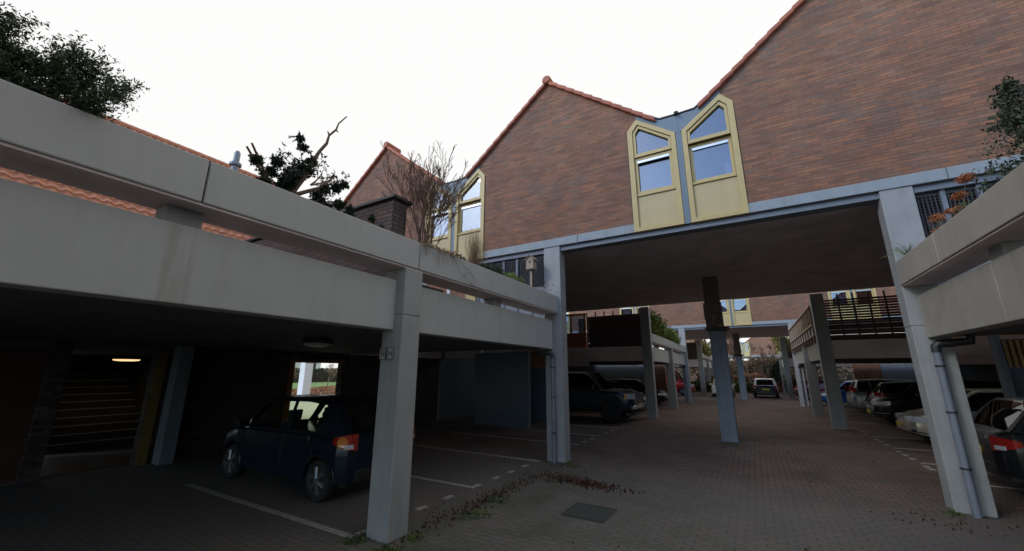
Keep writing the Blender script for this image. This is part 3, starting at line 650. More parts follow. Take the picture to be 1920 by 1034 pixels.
# under the bridge: side structures, both sides
for f, nm, g in ((ident, 'left', 0), (mxr, 'right', 1)):
    t = empty('entrance_wall', (0,0,0), 'grey rendered free standing wall under the %s side of the near house bridge' % nm, 'wall', 'grey entrance walls')
    m = MB(); bxf(m, f, -9.3, -6.95, 12.8, 13.0, 0, 2.62); m.build('panel', M['wall_grey'], t)
    t = empty('slatted_porch', (0,0,0), 'grey porch wall with yellow vertical slats above, under the %s side of the near bridge' % nm, 'porch', 'slatted porches')
    m = MB(); bxf(m, f, -9.3, -6.97, 15.0, 15.1, 0, 2.08); m.build('wall', M['wall_grey'], t)
    m = MB()
    for i in range(20): bxf(m, f, -7.02-i*.11, -6.96-i*.11, 14.94, 14.99, 2.06, 2.72)
    m.build('slats', M['slat_yellow'], t)
    m = MB(); bxf(m, f, -9.3, -6.97, 15.0, 15.06, 2.085, 2.75); m.build('backing', M['red_wood'], t)
    if nm == 'right':
        m = MB(); bxf(m, f, -7.0, -6.9, 14.8, 15.1, 0, 2.9); m.build('corner_post', M['post'], t)
    t = empty('timber_hall', (0,0,0), 'orange boarded entrance hall with windows beside the dark fence, %s side' % nm, 'building', 'orange boarded halls')
    m = MB(); bxf(m, f, -16, -6.97, 18.9, 19.2, 2.5, 3.85)
    m.build('boards', M['orange_wood'], t)
    m = MB(); bxf(m, f, -16, -6.97, 18.86, 19.2, 2.2, 2.495); m.build('lintel', M['soffit'], t)
    m = MB()
    for i in range(9): bxf(m, f, -7.05-i*.75, -6.97-i*.75, 18.9, 18.98, 3.86, 4.8)
    bxf(m, f, -16, -6.97, 18.9, 18.98, 4.72, 4.82); m.build('window_frame', M['orange_wood'], t)
    m = MB(); bxf(m, f, -16, -6.97, 18.93, 18.94, 3.86, 4.75); m.build('glass', M['winglass'], t)
    m = MB()
    for i in range(6): bxf(m, f, -7.5-i*1.1, -7.15-i*1.1, 19.3, 19.32, 3.86, 4.6)
    m.build('curtain', M['curtain'], t)
    t = empty('rear_wall', (0,0,0), 'dark side wall closing the parking bays under the %s side of the bridges' % nm, 'wall', 'rear walls of the parking bays')
    m = MB(); bxf(m, f, -11.5, -11.2, 13.0 if nm == 'left' else -9, 18.8, 0, 4.8); bxf(m, f, -10.7, -10.4, 18.81, 42, 0, 2.44); m.build('panel', M['wall_grey'], t)
    # fences on the deck ends
    for yy, far in ((18.92, 'near'), (40.1, 'far')):
        t = empty('timber_fence', (0,0,0), 'dark slatted timber fence on the %s deck behind the %s bridge' % (nm, far), 'fence', 'timber fences on the decks')
        xa, xb = -6.9, -4.22
        m = MB(); n = 7
        for i in range(n): bxf(m, f, xa+(xb-xa)*i/(n-1)-.025, xa+(xb-xa)*i/(n-1)+.025, yy+.03, yy+.09, 2.9, 4.84)
        m.build('post', M['dark_wood'], t)
        m = MB(); k = 0; z = 3.12
        while z < 4.58:
            gap = .096 if g else .094
            bxf(m, f, xa, xb, yy, yy+.025, z, z+.085 if not g else z+.07); z += gap
        bxf(m, f, xa, xb, yy+.026, yy+.03, 2.8, 3.3)
        if not g: bxf(m, f, xa+.06, xb, yy+.101, yy+.12, 3.0, 4.55)
        bxf(m, f, xa, xb, yy+.091, yy+.1, 4.58, 4.63)
        m.build('slats', M['dark_wood'], t)
        if g:
            m = MB(); z = 3.15
            while z < 4.5: bxf(m, f, xa, xb, yy+.1, yy+.12, z+.0, z+.05); z += .21
            m.build('rail', M['red_wood'], t)
# row wall of far left bays + light orange wall
P('upper_wall', bpy.data.objects['garage_rear_wall'], M['soffit'], (-.2,0,8.5,13.1,2.445,4.8))
P('upper_wall', bpy.data.objects['garage_rear_wall'], M['soffit'], (-4.6,1.9,13.2,13.35,2.46,4.8))
t = empty('bench', (-7.7, 14.1, 0), 'low dark bench standing before the grey porch wall', 'bench')
P('seat', t, M['dark_wood'], (-.7,.25,-.2,.2,.42,.47), bevel=.006)
for x in (-.6, .15): P('leg', t, M['dark'], (x,x+.05,-.17,.17,0,.42))
t = empty('timber_back_wall', (-7.8, 30.2, 0), 'reddish timber wall behind the black estate car under the far left pillars', 'wall')
P('boards', t, M['dull_orange'], (1.3,2.45,-.08,.08,0,2.44)); P('panel', t, M['wall_grey'], (-2.6,1.29,-.08,.08,0,2.44))
t = empty('timber_back_wall', (7.0, 30.4, 0), 'orange and grey timber wall behind the silver people carrier', 'wall')
P('boards', t, M['dull_orange'], (-2.0,-.8,-.08,.08,0,2.44)); P('door', t, M['red_wood'], (-1.6,-1.35,-.12,-.081,.6,2.1)); P('panel', t, M['wall_grey'], (-.79,2.6,-.08,.08,0,2.44))

# trellis screen on the right deck
t = empty('lattice_screen', (2.15, 24, 0), 'weathered brown lattice railing on the edge of the right deck', 'trellis')
n = 12
for i in range(n): yy = -5.0 + i*10.6/(n-1); P('post', t, M['bark'], (0, .05, yy-.035, yy+.035, 3.05, 4.4))
m = MB(); m.box(-.03,.06,-5.1,5.7,4.38,4.45); m.box(-.02,.05,-5.1,5.7,3.68,3.74); m.box(-.02,.05,-5.1,5.7,3.28,3.33); m.build('rail', M['cut_wood'], t)
m = MB()
for i in range(74): yy = -5.0+i*.145; m.box(.01,.025,yy,yy+.03,3.74,4.38)
for k in range(5): m.box(.026,.04,-5.05,5.65,3.84+k*.13,3.865+k*.13)
m.build('lattice', M['cut_wood'], t)

# ------------------------------------------------------------------ cars
def lerp(pts, x):
    if x <= pts[0][0]: return pts[0][1]
    for (a, b), (c, d) in zip(pts, pts[1:]):
        if x <= c: 
            t = (x-a)/(c-a) if c > a else 0
            return b + (d-b)*t
    return pts[-1][1]
def slerp(pts, x):   # smoother
    if x <= pts[0][0]: return pts[0][1]
    for (a, b), (c, d) in zip(pts, pts[1:]):
        if x <= c:
            t = (x-a)/(c-a) if c > a else 0
            return b + (d-b)*(t*.5 + .5*t*t*(3-2*t))
    return pts[-1][1]
def build_car(name, label, group, color, p, loc, rz, roof_mat=None, glass='carglass', metal=.3, seats=True, face_lamps=True, cat='car'):
    """front towards +x; origin at the middle of the car on the ground"""
    t = empty(name, loc, label, cat, group, rz)
    Lh, Wd, H = p['L']/2, p['W']/2, p['H']
    r, xf, xr = p['r'], p['xf'], p['xr']
    top, zs = p['top'], p.get('zs', .24)
    wid = [(-Lh, Wd*.74), (-Lh+.06, Wd*.86), (-Lh+.22, Wd*.955), (-Lh+.6, Wd), (Lh-.85, Wd), (Lh-.45, Wd*.96), (Lh-.18, Wd*.84), (Lh-.06, Wd*.70), (Lh, Wd*.52)]
    if p.get('box'): wid = [(-Lh, Wd*.93), (-Lh+.1, Wd), (Lh-.7, Wd), (Lh-.3, Wd*.95), (Lh-.08, Wd*.85), (Lh, Wd*.7)]
    Wf = lambda x: slerp(wid, x)
    Zt = lambda x: slerp(top, x)
    Ra = r + .055
    def Zb(x):
        z = zs + max(0, (abs(x)-(Lh-.35)))*.25
        for c in (xf, xr):
            d = abs(x-c)
            if d < Ra: z = max(z, r + math.sqrt(max(0, Ra*Ra-d*d)))
        return z
    xs = set(round(-Lh + 2*Lh*i/46, 4) for i in range(47))
    for c in (xf, xr):
        for k in range(-8, 9): xs.add(round(c+Ra*math.sin(k*math.pi/16), 4))
        xs |= {round(c-Ra-.002, 4), round(c+Ra+.002, 4)}
    xs |= {round(a, 4) for a, _ in wid} | {round(a, 4) for a, _ in top if abs(a) <= Lh}
    xs |= {round(a, 4) for a in p['cab']} if False else set()
    xs = sorted(x for x in xs if -Lh <= x <= Lh)
    zmid = p.get('zmid', .62)
    def sec(x):
        zb, zt, w = Zb(x), Zt(x), Wf(x)
        zt = max(zt, zb+.05)
        zz = [zb, zb+(zt-zb)*.18, zb+(zt-zb)*.5, zb+(zt-zb)*.82, zt-.02, zt, zt+.012]
        ww = [w*.975, w*.995, w*1.0, w*.985, w*.955, w*.91, w*.6]
        return [(ww[i], zz[i]) for i in range(7)] + [(0, zt+.03)]
    v = []; f = []; nn = 15
    for x in xs:
        s = sec(x); row = [(x, -a, b) for a, b in s] + [(x, a, b) for a, b in reversed(s[:-1])]
        v += row
    for i in range(len(xs)-1):
        for j in range(nn-1): f.append((i*nn+j, (i+1)*nn+j, (i+1)*nn+j+1, i*nn+j+1))
    f.append(tuple(range(nn))); k = (len(xs)-1)*nn; f.append(tuple(k+j for j in range(nn-1, -1, -1)))
    m = MB(); m.add(v, f); pm = color; body = m.build('body', pm, t, smooth=35)
    P('underbody', t, M['trim'], (-Lh+.12, Lh-.14, -Wd*.78, Wd*.78, zs-.02, min(.62, H*.42)), (-Lh+.3, Lh-.35, -Wd*.5, Wd*.5, zs-.03, .75*Zt(0)))  # dark box closing the open body, added to block light
    # cabin
    xc, x0, x1, xt = p['cab']      # tail base, rear roof, front roof, cowl (from rear to front): xc<x0<x1<xt
    zr_pts = [(xc, Zt(xc)-.03), (x0, H-.055), ((x0*.6+x1*.4), H), (x1, H-.03), (xt, Zt(xt)-.03)]
    if p.get('hump'): zr_pts = p['hump']
    ZR = lambda x: (slerp(zr_pts, x))
    cx = set(round(xc+(xt-xc)*i/30, 4) for i in range(31)) | {x0, x1}
    for a, b in p['win']: cx |= {a, b}
    cx |= {round(x1+.07, 4), round(x0-.06, 4), round(xc+.06, 4), round(xt-.1, 4)}
    cx = sorted(cx); tum = p.get('tum', .2)
    S_ = [0, .12, .9, 1.0]
    v = []; rows = []
    for x in cx:
        zb = Zt(x)-.02; zr = max(ZR(x), zb+.004); hh = zr - zb; wb = Wf(max(min(x, Lh-.5), -Lh+.12))*.925
        hf = hh/(H-zb)
        side = []
        for s in S_:
            w = wb - tum*(s*hh) - .03*s*s
            side.append((w, zb + hh*s*(.97 if s == 1.0 else 1)))
        wr = side[-1][0]
        cross = [(wr-.05, zr+.0), (wr-.14, zr+.012), (wr*.4, zr+.028), (0, zr+.032)]
        s2 = side + cross
        rows.append([(x, -a, b) for a, b in s2] + [(x, a, b) for a, b in reversed(s2[:-1])])
    n2 = 15
    v = [q for rw in rows for q in rw]
    fp = []; fg = []; fw = []; frg = []
    for i in range(len(cx)-1):
        xm = (cx[i]+cx[i+1])/2
        for j in range(n2-1):
            q = (i*n2+j, (i+1)*n2+j, (i+1)*n2+j+1, i*n2+j+1)
            jj = j if j < 7 else 13-j
            sideglass = jj == 1 and any(a <= xm <= b for a, b in p['win'])
            ws = jj in (5, 6) and (x1+.07 < xm < xt-.02)
            rg = jj in (5, 6) and (xc+.06 < xm < x0-.04) and not p.get('norear')
            if sideglass: fg.append(q)
            elif ws: fw.append(q)
            elif rg: frg.append(q)
            else: fp.append(q)
    def sub(name, faces, material, off=0):
        if not faces: return
        used = sorted({i for q in faces for i in q}); mp = {a: b for b, a in enumerate(used)}
        mm = MB(); mm.add([v[i] for i in used], [tuple(mp[i] for i in q) for q in faces]); return mm.build(name, material, t, smooth=35)
    sub('roof', fp, roof_mat or pm); 
    gm = M[glass]
    for sgn in (-1, 1):
        sub('side_window', [q for q in fg if v[q[0]][1]*sgn > 0], gm)
    sub('windscreen', fw, gm); sub('rear_window', frg, gm)
    # dark pillars trim line round the side glass + door seams
    for sgn in (-1, 1):
        for x in p['seams']:
            m = MB(); pts = [(x, sgn*(Wf(x)*wf+.0025), z) for wf, z in ((.985, .36), (1.0, .6), (.985, Zt(x)-.14), (.957, Zt(x)-.03))]
            m.tube(pts, .006, 4); m.build('door_seam', M['trim'], t)
    for sgn in (-1, 1):
        for x in p['handles']:
            z = Zt(x)-.10; m = MB(); m.box(x-.09, x+.09, sgn*(Wf(x)*.985), sgn*(Wf(x)*.985+.035), z-.014, z+.014); m.build('door_handle', p.get('hm') or pm, t, bevel=.008)
        xm_ = xt-.32 if not p.get('mx') else p['mx']; zm = Zt(xm_)+.09
        m = MB(); m.box(xm_-.07, xm_+.07, sgn*(Wd*.93), sgn*(Wd+.16), zm-.07, zm+.07); m.build('wing_mirror', p.get('mirror') or pm, t, bevel=.035, seg=3)
    # wheels
    for c in (xf, xr):
        for sgn in (-1, 1):
            yo = sgn*(Wd-.015); wi = .2
            m = MB(); prof = [(r*.62, yo-sgn*0), (r*.9, yo+sgn*.004), (r*.985, yo-sgn*.03), (r, yo-sgn*.07), (r, yo-sgn*(wi-.04)), (r*.9, yo-sgn*wi), (r*.5, yo-sgn*wi)]
            if sgn < 0: pass
            m.lathe(prof, c, r, 28, 'y'); wl = m.build('wheel', M['tyre'], t, smooth=40)
            m = MB()
            m.lathe([(r*.60, yo-sgn*.012), (r*.665, yo+sgn*.002), (r*.69, yo-sgn*.01), (r*.66, yo-sgn*.05)], c, r, 28, 'y')
            ns_ = p.get('spokes', 5)
            for k in range(ns_):
                a = 2*math.pi*k/ns_ + .3
                for da in (-.13, .13):
                    ca, sa = math.cos(a+da*.3), math.sin(a+da*.3); cb, sb = math.cos(a+da), math.sin(a+da)
                    m.tube([(c+r*.1*ca, yo+sgn*.006, r+r*.1*sa), (c+r*.64*cb, yo-sgn*.002, r+r*.64*sb)], [.022, .016], 5)
            m.lathe([(r*.17, yo-sgn*.03), (r*.17, yo+sgn*.012), (r*.08, yo+sgn*.018)], c, r, 14, 'y')
            m.build('rim', M['rim'] if not p.get('darkrim') else M['trim'], wl, smooth=40)
            m = MB(); m.lathe([(r*.62, yo-sgn*.045), (r*.1, yo-sgn*.04)], c, r, 20, 'y'); m.build('brake_disc', M['trim'], wl)
            # arch lip
            m = MB(); pts = []
            for k in range(-9, 10):
                a = k*math.pi/18*1.0; xx, zz = c+Ra*math.sin(a), r+Ra*math.cos(a)
                if zz > zs: pts.append((xx, sgn*(Wf(xx)*.985+.004), zz))
            m.tube(pts, p.get('lip', .014), 5); m.build('arch_trim', M['trim'] if p.get('lip') else pm, t, smooth=60)
    # lamps: patches that follow the body
    def patch(nm, xa, xb, za, zb_, material, sgn, off=.012, nx=8, taper=0):
        vs = []; fs = []
        for i in range(nx+1):
            x = xa+(xb-xa)*i/nx; u = i/nx
            a = za + taper*u*(zb_-za)*.5; b = zb_ - taper*u*(zb_-za)*.3
            for k in range(4):
                z = a+(b-a)*k/3; vs.append((x, sgn*(Wf(x)*.985+off), z))
        for i in range(nx):
            for k in range(3): fs.append((i*4+k, (i+1)*4+k, (i+1)*4+k+1, i*4+k+1))
        n0 = len(vs)
        vs += [(x, y-sgn*.05, z) for x, y, z in vs]
        fs += [tuple(n0+q for q in f_) for f_ in fs]
        for k in (0, 3):
            for i in range(nx): fs.append((i*4+k, (i+1)*4+k, (i+1)*4+k+n0, i*4+k+n0))
        for i in (0, nx):
            for k in range(3): fs.append((i*4+k, i*4+k+1, i*4+k+1+n0, i*4+k+n0))
        mm = MB(); mm.add(vs, fs); return mm.build(nm, material, t, smooth=30)
    hz = p['hz']; tz = p['tz']; hl = p.get('hl', .5); tl = p.get('tl', .26)
    for sgn in (-1, 1):
        hd = patch('headlight', Lh-hl, Lh-.02, hz[0], hz[1], M['head'], sgn, taper=-.0 if p.get('box') else .0)
        if p.get('amber'):
            o = patch('indicator', Lh-hl-.03, Lh-hl+.08, hz[0], hz[1], M['amber'], sgn, off=.016, nx=2); o.parent = hd
        patch('bumper_intake', Lh-.34, Lh-.04, .30, .40, M['trim'], sgn, off=.006, taper=.5)
        if p.get('chromebar'):
            for z in (.68, .44): patch('chrome_strip', Lh-.4, Lh-.03, z, z+.03, M['chrome'], sgn, off=.016)
        tlm = patch('taillight', -Lh+.005, -Lh+tl, tz[0], tz[1], M['tail'], sgn, off=.012, taper=.8)
        o = patch('reverse_lamp', -Lh+.015, -Lh+.11, tz[0]+(tz[1]-tz[0])*.12, tz[0]+(tz[1]-tz[0])*.38, M['head'], sgn, off=.018, nx=3); o.parent = tlm
        if p.get('roundtail'):
            zc = (tz[0]+tz[1])/2
            m = MB(); m.lathe([(.085, 0), (.075, .012), (.06, .008)], 0, 0, 20, 'z')
            o = m.build('lamp_ring', M['amber'], tlm, smooth=50); o.rotation_euler = (math.radians(90)*1, 0, math.radians(-52*sgn if False else (-40 if sgn<0 else 220)))
            o.location = (-Lh+.13, sgn*(Wf(-Lh+.13)+.008), zc)
    # front: grille, intake, plate, badge
    zf = top[-1][1]
    g0, g1, gw = p.get('grille', (.52, .66, .55))
    gx = Lh-.02
    for nm, (a, b, wdt, xx) in (('grille', (g0, g1, gw, Lh-.05 if not p.get('flat') else Lh+.0)), ('air_intake', (.27, .40, .62, Lh-.02))):
        m = MB()
        m.prism([(-wdt*Wd, a+.02), (wdt*Wd, a+.02), (wdt*Wd*1.06, b), (-wdt*Wd*1.06, b)], 0, .06)
        m.v = [(xx+.028+(-.10 if abs(x) > wdt*Wd*.9 else 0) - y, x, z) for x, y, z in m.v]; m.build(nm, M['trim'], t, bevel=.01)
    if p.get('bars'):
        m = MB()
        for k in range(p['bars']):
            z = g0 + (g1-g0)*(k+.7)/(p['bars']+.3); m.box(gx-.01, gx+.035, -gw*Wd*.9, gw*Wd*.9, z-.014, z+.014)
        m.build('grille_bar', M['chrome'] if p.get('chromebar') else M['trim'], t, bevel=.004)
    m = MB(); m.box(Lh+.012, Lh+.03, -.26, .26, .43 if not p.get('pz') else p['pz'], .54 if not p.get('pz') else p['pz']+.11); m.build('number_plate', M['plate'], t)
    zp = p.get('rpz', .62)
    m = MB(); m.box(-Lh-.018, -Lh+.02, -.26, .26, zp, zp+.11); m.build('number_plate', M['plate'], t)
    m = MB(); m.box(-Lh-.012, -Lh+.25, -Wd*.70, Wd*.70, zs+.05, zs+.22); m.build('rear_bumper_trim', M['trim'], t, bevel=.02)
    if p.get('strip'):
        z = p['strip']
        for sgn in (-1, 1):
            patch('bumper_strip', -Lh+.0, -Lh+.55, z, z+.05, pm, sgn, off=.022)
    if seats:
        m = MB()
        fl = .42
        for sx in p['seatx']:
            for sy in (-.36, .36):
                m.box(sx-.22, sx+.24, sy-.24, sy+.24, fl, fl+.18)
                m.prism([(sx-.20, fl+.15), (sx-.06, fl+.15), (sx-.2, H-.42), (sx-.32, H-.42)], sy-.23, sy+.23)
                m.prism([(sx-.24, H-.42), (sx-.15, H-.42), (sx-.18, H-.24), (sx-.27, H-.24)], sy-.12, sy+.12)
        m.box(xt-.55, xt-.2, -Wd*.8, Wd*.8, .6, Zt(xt)+.0)
        m.build('seats', M['seat'], t, bevel=.02)
    return t

HATCH = dict(L=3.9, W=1.66, H=1.46, r=.30, xf=1.22, xr=-1.24, cab=(-1.84, -1.42, .42, 1.18), seatx=(.05, -.85),
    top=[(-1.95,.50),(-1.94,.66),(-1.90,.86),(-1.84,.93),(-1.2,.92),(.4,.90),(1.12,.90),(1.55,.81),(1.78,.70),(1.90,.58),(1.95,.42)],
    win=[(-.32,.98),(-1.22,-.42)], seams=[1.06,-.36,-1.18], handles=[-.2,-1.05], hz=(.60,.74), tz=(.74,.98), hl=.42, tl=.30)
def var(base, **k): d = dict(base); d.update(k); return d
G_CAR = 'cars parked in the bays'
# dark blue hatchback, near left: heads away from the alley
polo = build_car('parked_hatchback', 'dark blue hatchback parked nose-in with its round red tail lamp beside the near pillar', G_CAR, paint('midnight_blue', (.012,.020,.035)),
    var(HATCH, roundtail=True, strip=.62, spokes=6, seatx=(.3,-.75), W=1.63, xr=-1.38), (-7.25, 4.90, 0), math.pi, glass='carglass_clear')
# pickup under the bridge
PICK = dict(L=5.9, W=2.03, H=1.93, r=.43, xf=2.02, xr=-1.75, zs=.48, cab=(-.95, -.80, .95, 1.78), seatx=(.5, -.4), norear=False,
    top=[(-2.95,.75),(-2.93,1.22),(-1.0,1.24),(-.9,1.24),(.9,1.22),(1.2,1.25),(2.4,1.20),(2.75,1.12),(2.88,.98),(2.95,.70)],
    win=[(.12,1.5),(-.72,.0)], seams=[1.45,.06,-.85], handles=[.25,-.7], mx=1.35, hz=(.90,1.10), tz=(.85,1.15), hl=.34, tl=.22, amber=True, grille=(.72,1.05,.68), bars=4, tum=.16,
    spokes=7, darkrim=True, lip=.05, pz=.62, flat=True, box=True, chromebar=False)
build_car('pickup_truck', 'large dark grey pickup truck with chrome bumper parked nose-out under the near bridge', G_CAR, paint('graphite', (.025,.032,.045)), PICK, (-7.02, 16.95, 0), 0, glass='carglass_dk')
t = bpy.data.objects['pickup_truck']
m = MB(); m.box(2.78, 3.0, -.98, .98, .52, .70); m.build('front_bumper', M['chrome'], t, bevel=.05, seg=3)
m = MB(); m.box(-1.9, -.0, -.7, .7, .45, .9) ; m.build('chassis', M['trim'], t)
SUV = dict(L=4.4, W=1.84, H=1.64, r=.345, xf=1.38, xr=-1.32, zs=.28, cab=(-2.08, -1.65, .45, 1.25), seatx=(.0, -.95),
    top=[(-2.2,.52),(-2.19,.75),(-2.12,1.0),(-2.0,1.06),(.4,1.02),(1.2,1.03),(1.75,.96),(2.03,.84),(2.15,.68),(2.2,.48)],
    win=[(-.35,1.02),(-1.35,-.45),(-1.78,-1.44)], seams=[1.15,-.40,-1.40], handles=[-.2,-1.2], hz=(.74,.90), tz=(.86,1.14), hl=.5, tl=.34, grille=(.58,.84,.5), bars=3, lip=.03)
build_car('parked_car', 'black hatchback behind the pickup truck with its headlamp beside the dark pillar', G_CAR, paint('black', (.010,.011,.014)), var(HATCH, L=4.2, W=1.76, xf=1.3, xr=-1.3, cab=(-1.95,-1.5,.4,1.35), top=[(-2.1,.50),(-2.08,.7),(-2.02,.9),(-1.9,.95),(.4,.92),(1.3,.92),(1.7,.84),(1.95,.70),(2.05,.58),(2.1,.42)]), (-6.85, 21.55, 0), 0)
build_car('parked_car', 'black estate car nose-out between the two far left pillars', G_CAR, paint('black', (.010,.011,.014)), var(HATCH, L=4.3, W=1.78, H=1.5, xf=1.32, xr=-1.32, cab=(-2.05,-1.7,.35,1.4), top=[(-2.15,.50),(-2.13,.7),(-2.07,.9),(-1.95,.96),(.4,.93),(1.35,.93),(1.75,.84),(2.0,.70),(2.1,.58),(2.15,.42)], win=[(-.35,1.1),(-1.3,-.45),(-1.8,-1.4)]), (-6.75, 26.2, 0), 0)
# right row
build_car('parked_car', 'black estate car nearest on the right with its large red tail lamp showing', G_CAR, paint('black', (.010,.011,.014)), var(SUV, H=1.52, L=4.5, xr=-1.38, top=[(-2.25,.52),(-2.24,.72),(-2.17,.95),(-2.05,1.0),(.4,.97),(1.2,.97),(1.75,.9),(2.05,.8),(2.2,.66),(2.25,.48)], tz=(.70,.93), tl=.27, cab=(-2.12,-1.6,.4,1.25)), (5.42, 10.55, 0), 0, glass='carglass_dk')
build_car('parked_car', 'dark grey car with a highlight coloured wing mirror behind the near right black car', G_CAR, paint('dark_grey', (.035,.037,.04)), var(HATCH, L=4.2, W=1.76, xf=1.3, xr=-1.3, cab=(-1.95,-1.5,.4,1.35), top=[(-2.1,.50),(-2.08,.7),(-2.02,.9),(-1.9,.95),(.4,.92),(1.3,.92),(1.7,.84),(1.95,.70),(2.05,.58),(2.1,.42)], mirror=M['silver']), (5.85, 13.5, 0), math.pi)  # silver mirror colour stands in for the highlight on it
build_car('parked_car', 'pale beige silver hatchback nose-out on the right with a yellow number plate', G_CAR, paint('champagne', (.42,.38,.30), .45, .3), var(HATCH, H=1.5, grille=(.5,.56,.45), L=3.95, xf=1.24), (5.5, 16.4, 0), math.pi)
build_car('parked_suv', 'black off-roader nose-out with bright chrome front beside the beige silver hatchback', G_CAR, paint('black', (.010,.011,.014)), var(SUV, chromebar=True, strip_f=1), (5.95, 21.3, 0), math.pi)
build_car('parked_car', 'dark grey tail-out car between the black off-roader and the silver people carrier', G_CAR, paint('dark_grey', (.035,.037,.04)), var(SUV, H=1.56), (6.55, 23.9, 0), 0)
MPV = dict(L=4.3, W=1.74, H=1.62, r=.31, xf=1.35, xr=-1.32, zs=.24, cab=(-2.05, -1.75, .35, 1.45), seatx=(.0, -.95),
    top=[(-2.15,.5),(-2.14,.7),(-2.1,.9),(-2.0,.96),(.4,.94),(1.4,.95),(1.8,.86),(2.0,.76),(2.1,.62),(2.15,.44)],
    win=[(-.35,1.15),(-1.3,-.45),(-1.82,-1.38)], seams=[1.15,-.40,-1.34], handles=[-.2,-1.2], hz=(.66,.82), tz=(.88,1.3), hl=.45, tl=.22)
build_car('parked_people_carrier', 'silver people carrier tail-out in the far right bays', G_CAR, paint('silver', (.34,.36,.38), .6, .3), MPV, (6.2, 27.1, 0), 0)
build_car('parked_car', 'blue car glimpsed between the two far right pillars', G_CAR, paint('blue', (.02,.09,.32)), var(HATCH), (5.1, 31.5, 0), math.pi)
build_car('parked_car', 'dark red car at the far right end of the passage', G_CAR, paint('dark_red', (.14,.012,.018)), var(HATCH), (4.45, 37.4, 0), 0)
build_car('parked_car', 'black hatchback with a white roof seen from behind at the end of the passage', G_CAR, paint('black_rear', (.008,.009,.011), 0, .4), var(HATCH, W=1.74, H=1.48, strip=.3), (.66, 39.6, 0), math.pi/2, roof_mat=paint('white', (.7,.7,.72), 0, .3))
build_car('parked_car', 'small pale cream car facing the camera partly hidden by the middle post', G_CAR, paint('cream', (.62,.58,.42), .1, .3), var(HATCH, L=3.6, W=1.6, xf=1.1, xr=-1.1, cab=(-1.7,-1.4,.3,1.0), top=[(-1.8,.50),(-1.79,.66),(-1.75,.86),(-1.68,.93),(-1.2,.92),(.4,.90),(1.0,.90),(1.45,.81),(1.65,.70),(1.76,.58),(1.8,.42)]), (-2.35, 38.6, 0), -math.pi/2)
VAN = dict(L=4.9, W=1.95, H=2.1, r=.33, xf=1.6, xr=-1.45, zs=.3, cab=(-2.42, -2.30, 1.0, 1.75), seatx=(.6,), box=True,
    top=[(-2.45,.6),(-2.44,1.0),(-2.4,1.2),(1.0,1.15),(1.7,1.12),(2.1,1.0),(2.35,.85),(2.45,.6)],
    win=[(.5,1.35),(-1.9,.3)], seams=[1.4,.4,-.6], handles=[.5,-.4], hz=(.7,.9), tz=(.8,1.2), hl=.4, tl=.15, tum=.1)
t = build_car('camper_van', 'red van with a pale raised roof parked under the far house bridge on the left', G_CAR, paint('red', (.42,.03,.02)), VAN, (-7.05, 38.9, 0), 0, cat='van')
m = MB(); m.prism([(-2.2,2.08),(1.1,2.08),(.9,2.35),(.3,2.62),(-1.7,2.7),(-2.15,2.55)], -.8, .8); m.build('raised_roof', mat('cream_roof', (.5,.48,.42), .5, .1), t, bevel=.12, seg=3)

# ------------------------------------------------------------------ vegetation
rng = np.random.default_rng(11)
def leaves(name, pts, size, material, parent=None, asp=1.0, up=0.0, jit=.35):
    """many small leaf-sized quads at the given points"""
    pts = np.asarray(pts, float); n = len(pts)
    a = rng.normal(size=(n, 3)); a[:, 2] += up; a /= np.linalg.norm(a, axis=1)[:, None]
    b = rng.normal(size=(n, 3)); b -= (b*a).sum(1)[:, None]*a; b /= np.linalg.norm(b, axis=1)[:, None]
    s = size*(1+jit*rng.uniform(-1, 1, n))[:, None]
    A = a*s*asp; Bv = b*s*.5
    v = np.stack([pts-A*.5, pts+Bv*.55-A*.05, pts+A*.5, pts-Bv*.55+A*.02], 1).reshape(-1, 3)
    me = bpy.data.meshes.new(name); me.vertices.add(n*4); me.vertices.foreach_set('co', v.ravel())
    me.loops.add(n*4); me.loops.foreach_set('vertex_index', np.arange(n*4)); me.polygons.add(n); me.polygons.foreach_set('loop_start', np.arange(n)*4)
    me.update(calc_edges=True); me.materials.append(material)
    o = bpy.data.objects.new(name, me); COL.objects.link(o)
    if parent: o.parent = parent
    return o
def blob(c, r, n, squash=(1,1,1), shell=.5):
    d = rng.normal(size=(n, 3)); d /= np.linalg.norm(d, axis=1)[:, None]
    rr = r*(shell + (1-shell)*rng.uniform(0, 1, n))[:, None]
    return np.array(c) + d*rr*np.array(squash)
def limb(m, p, d, ln, r, depth, tips, spread=.6, seg=4, nch=3, gnarl=.15, grav=0, n=5, shrink=.68, mids=None, minr=.0):
    p = Vector(p); d = Vector(d).normalized(); path = [p.copy()]; rad = [r]
    for i in range(seg):
        d = (d + Vector((random.uniform(-1,1), random.uniform(-1,1), random.uniform(-1,1)+grav))*gnarl).normalized()
        p = p + d*ln/seg; path.append(p.copy()); rad.append(max(minr, r*(1-.55*(i+1)/seg)))
    m.tube(path, rad, n if depth > 1 else 4, cap=False)
    if mids is not None: mids += [tuple(q) for q in path[1:]]
    if depth == 0: tips.append(tuple(p)); return
    for k in range(nch):
        i = random.randint(max(1, seg//2), seg) if k else seg
        nd = (d + Vector((random.uniform(-1,1), random.uniform(-1,1), random.uniform(-.6,1)))*spread).normalized()
        limb(m, path[i], nd, ln*shrink*random.uniform(.75,1.15), rad[i]*.72, depth-1, tips, spread, seg, nch, gnarl, grav, n, shrink, mids, minr)
def plant(name, loc, label, cat, group=None): return empty(name, loc, label, cat, group)
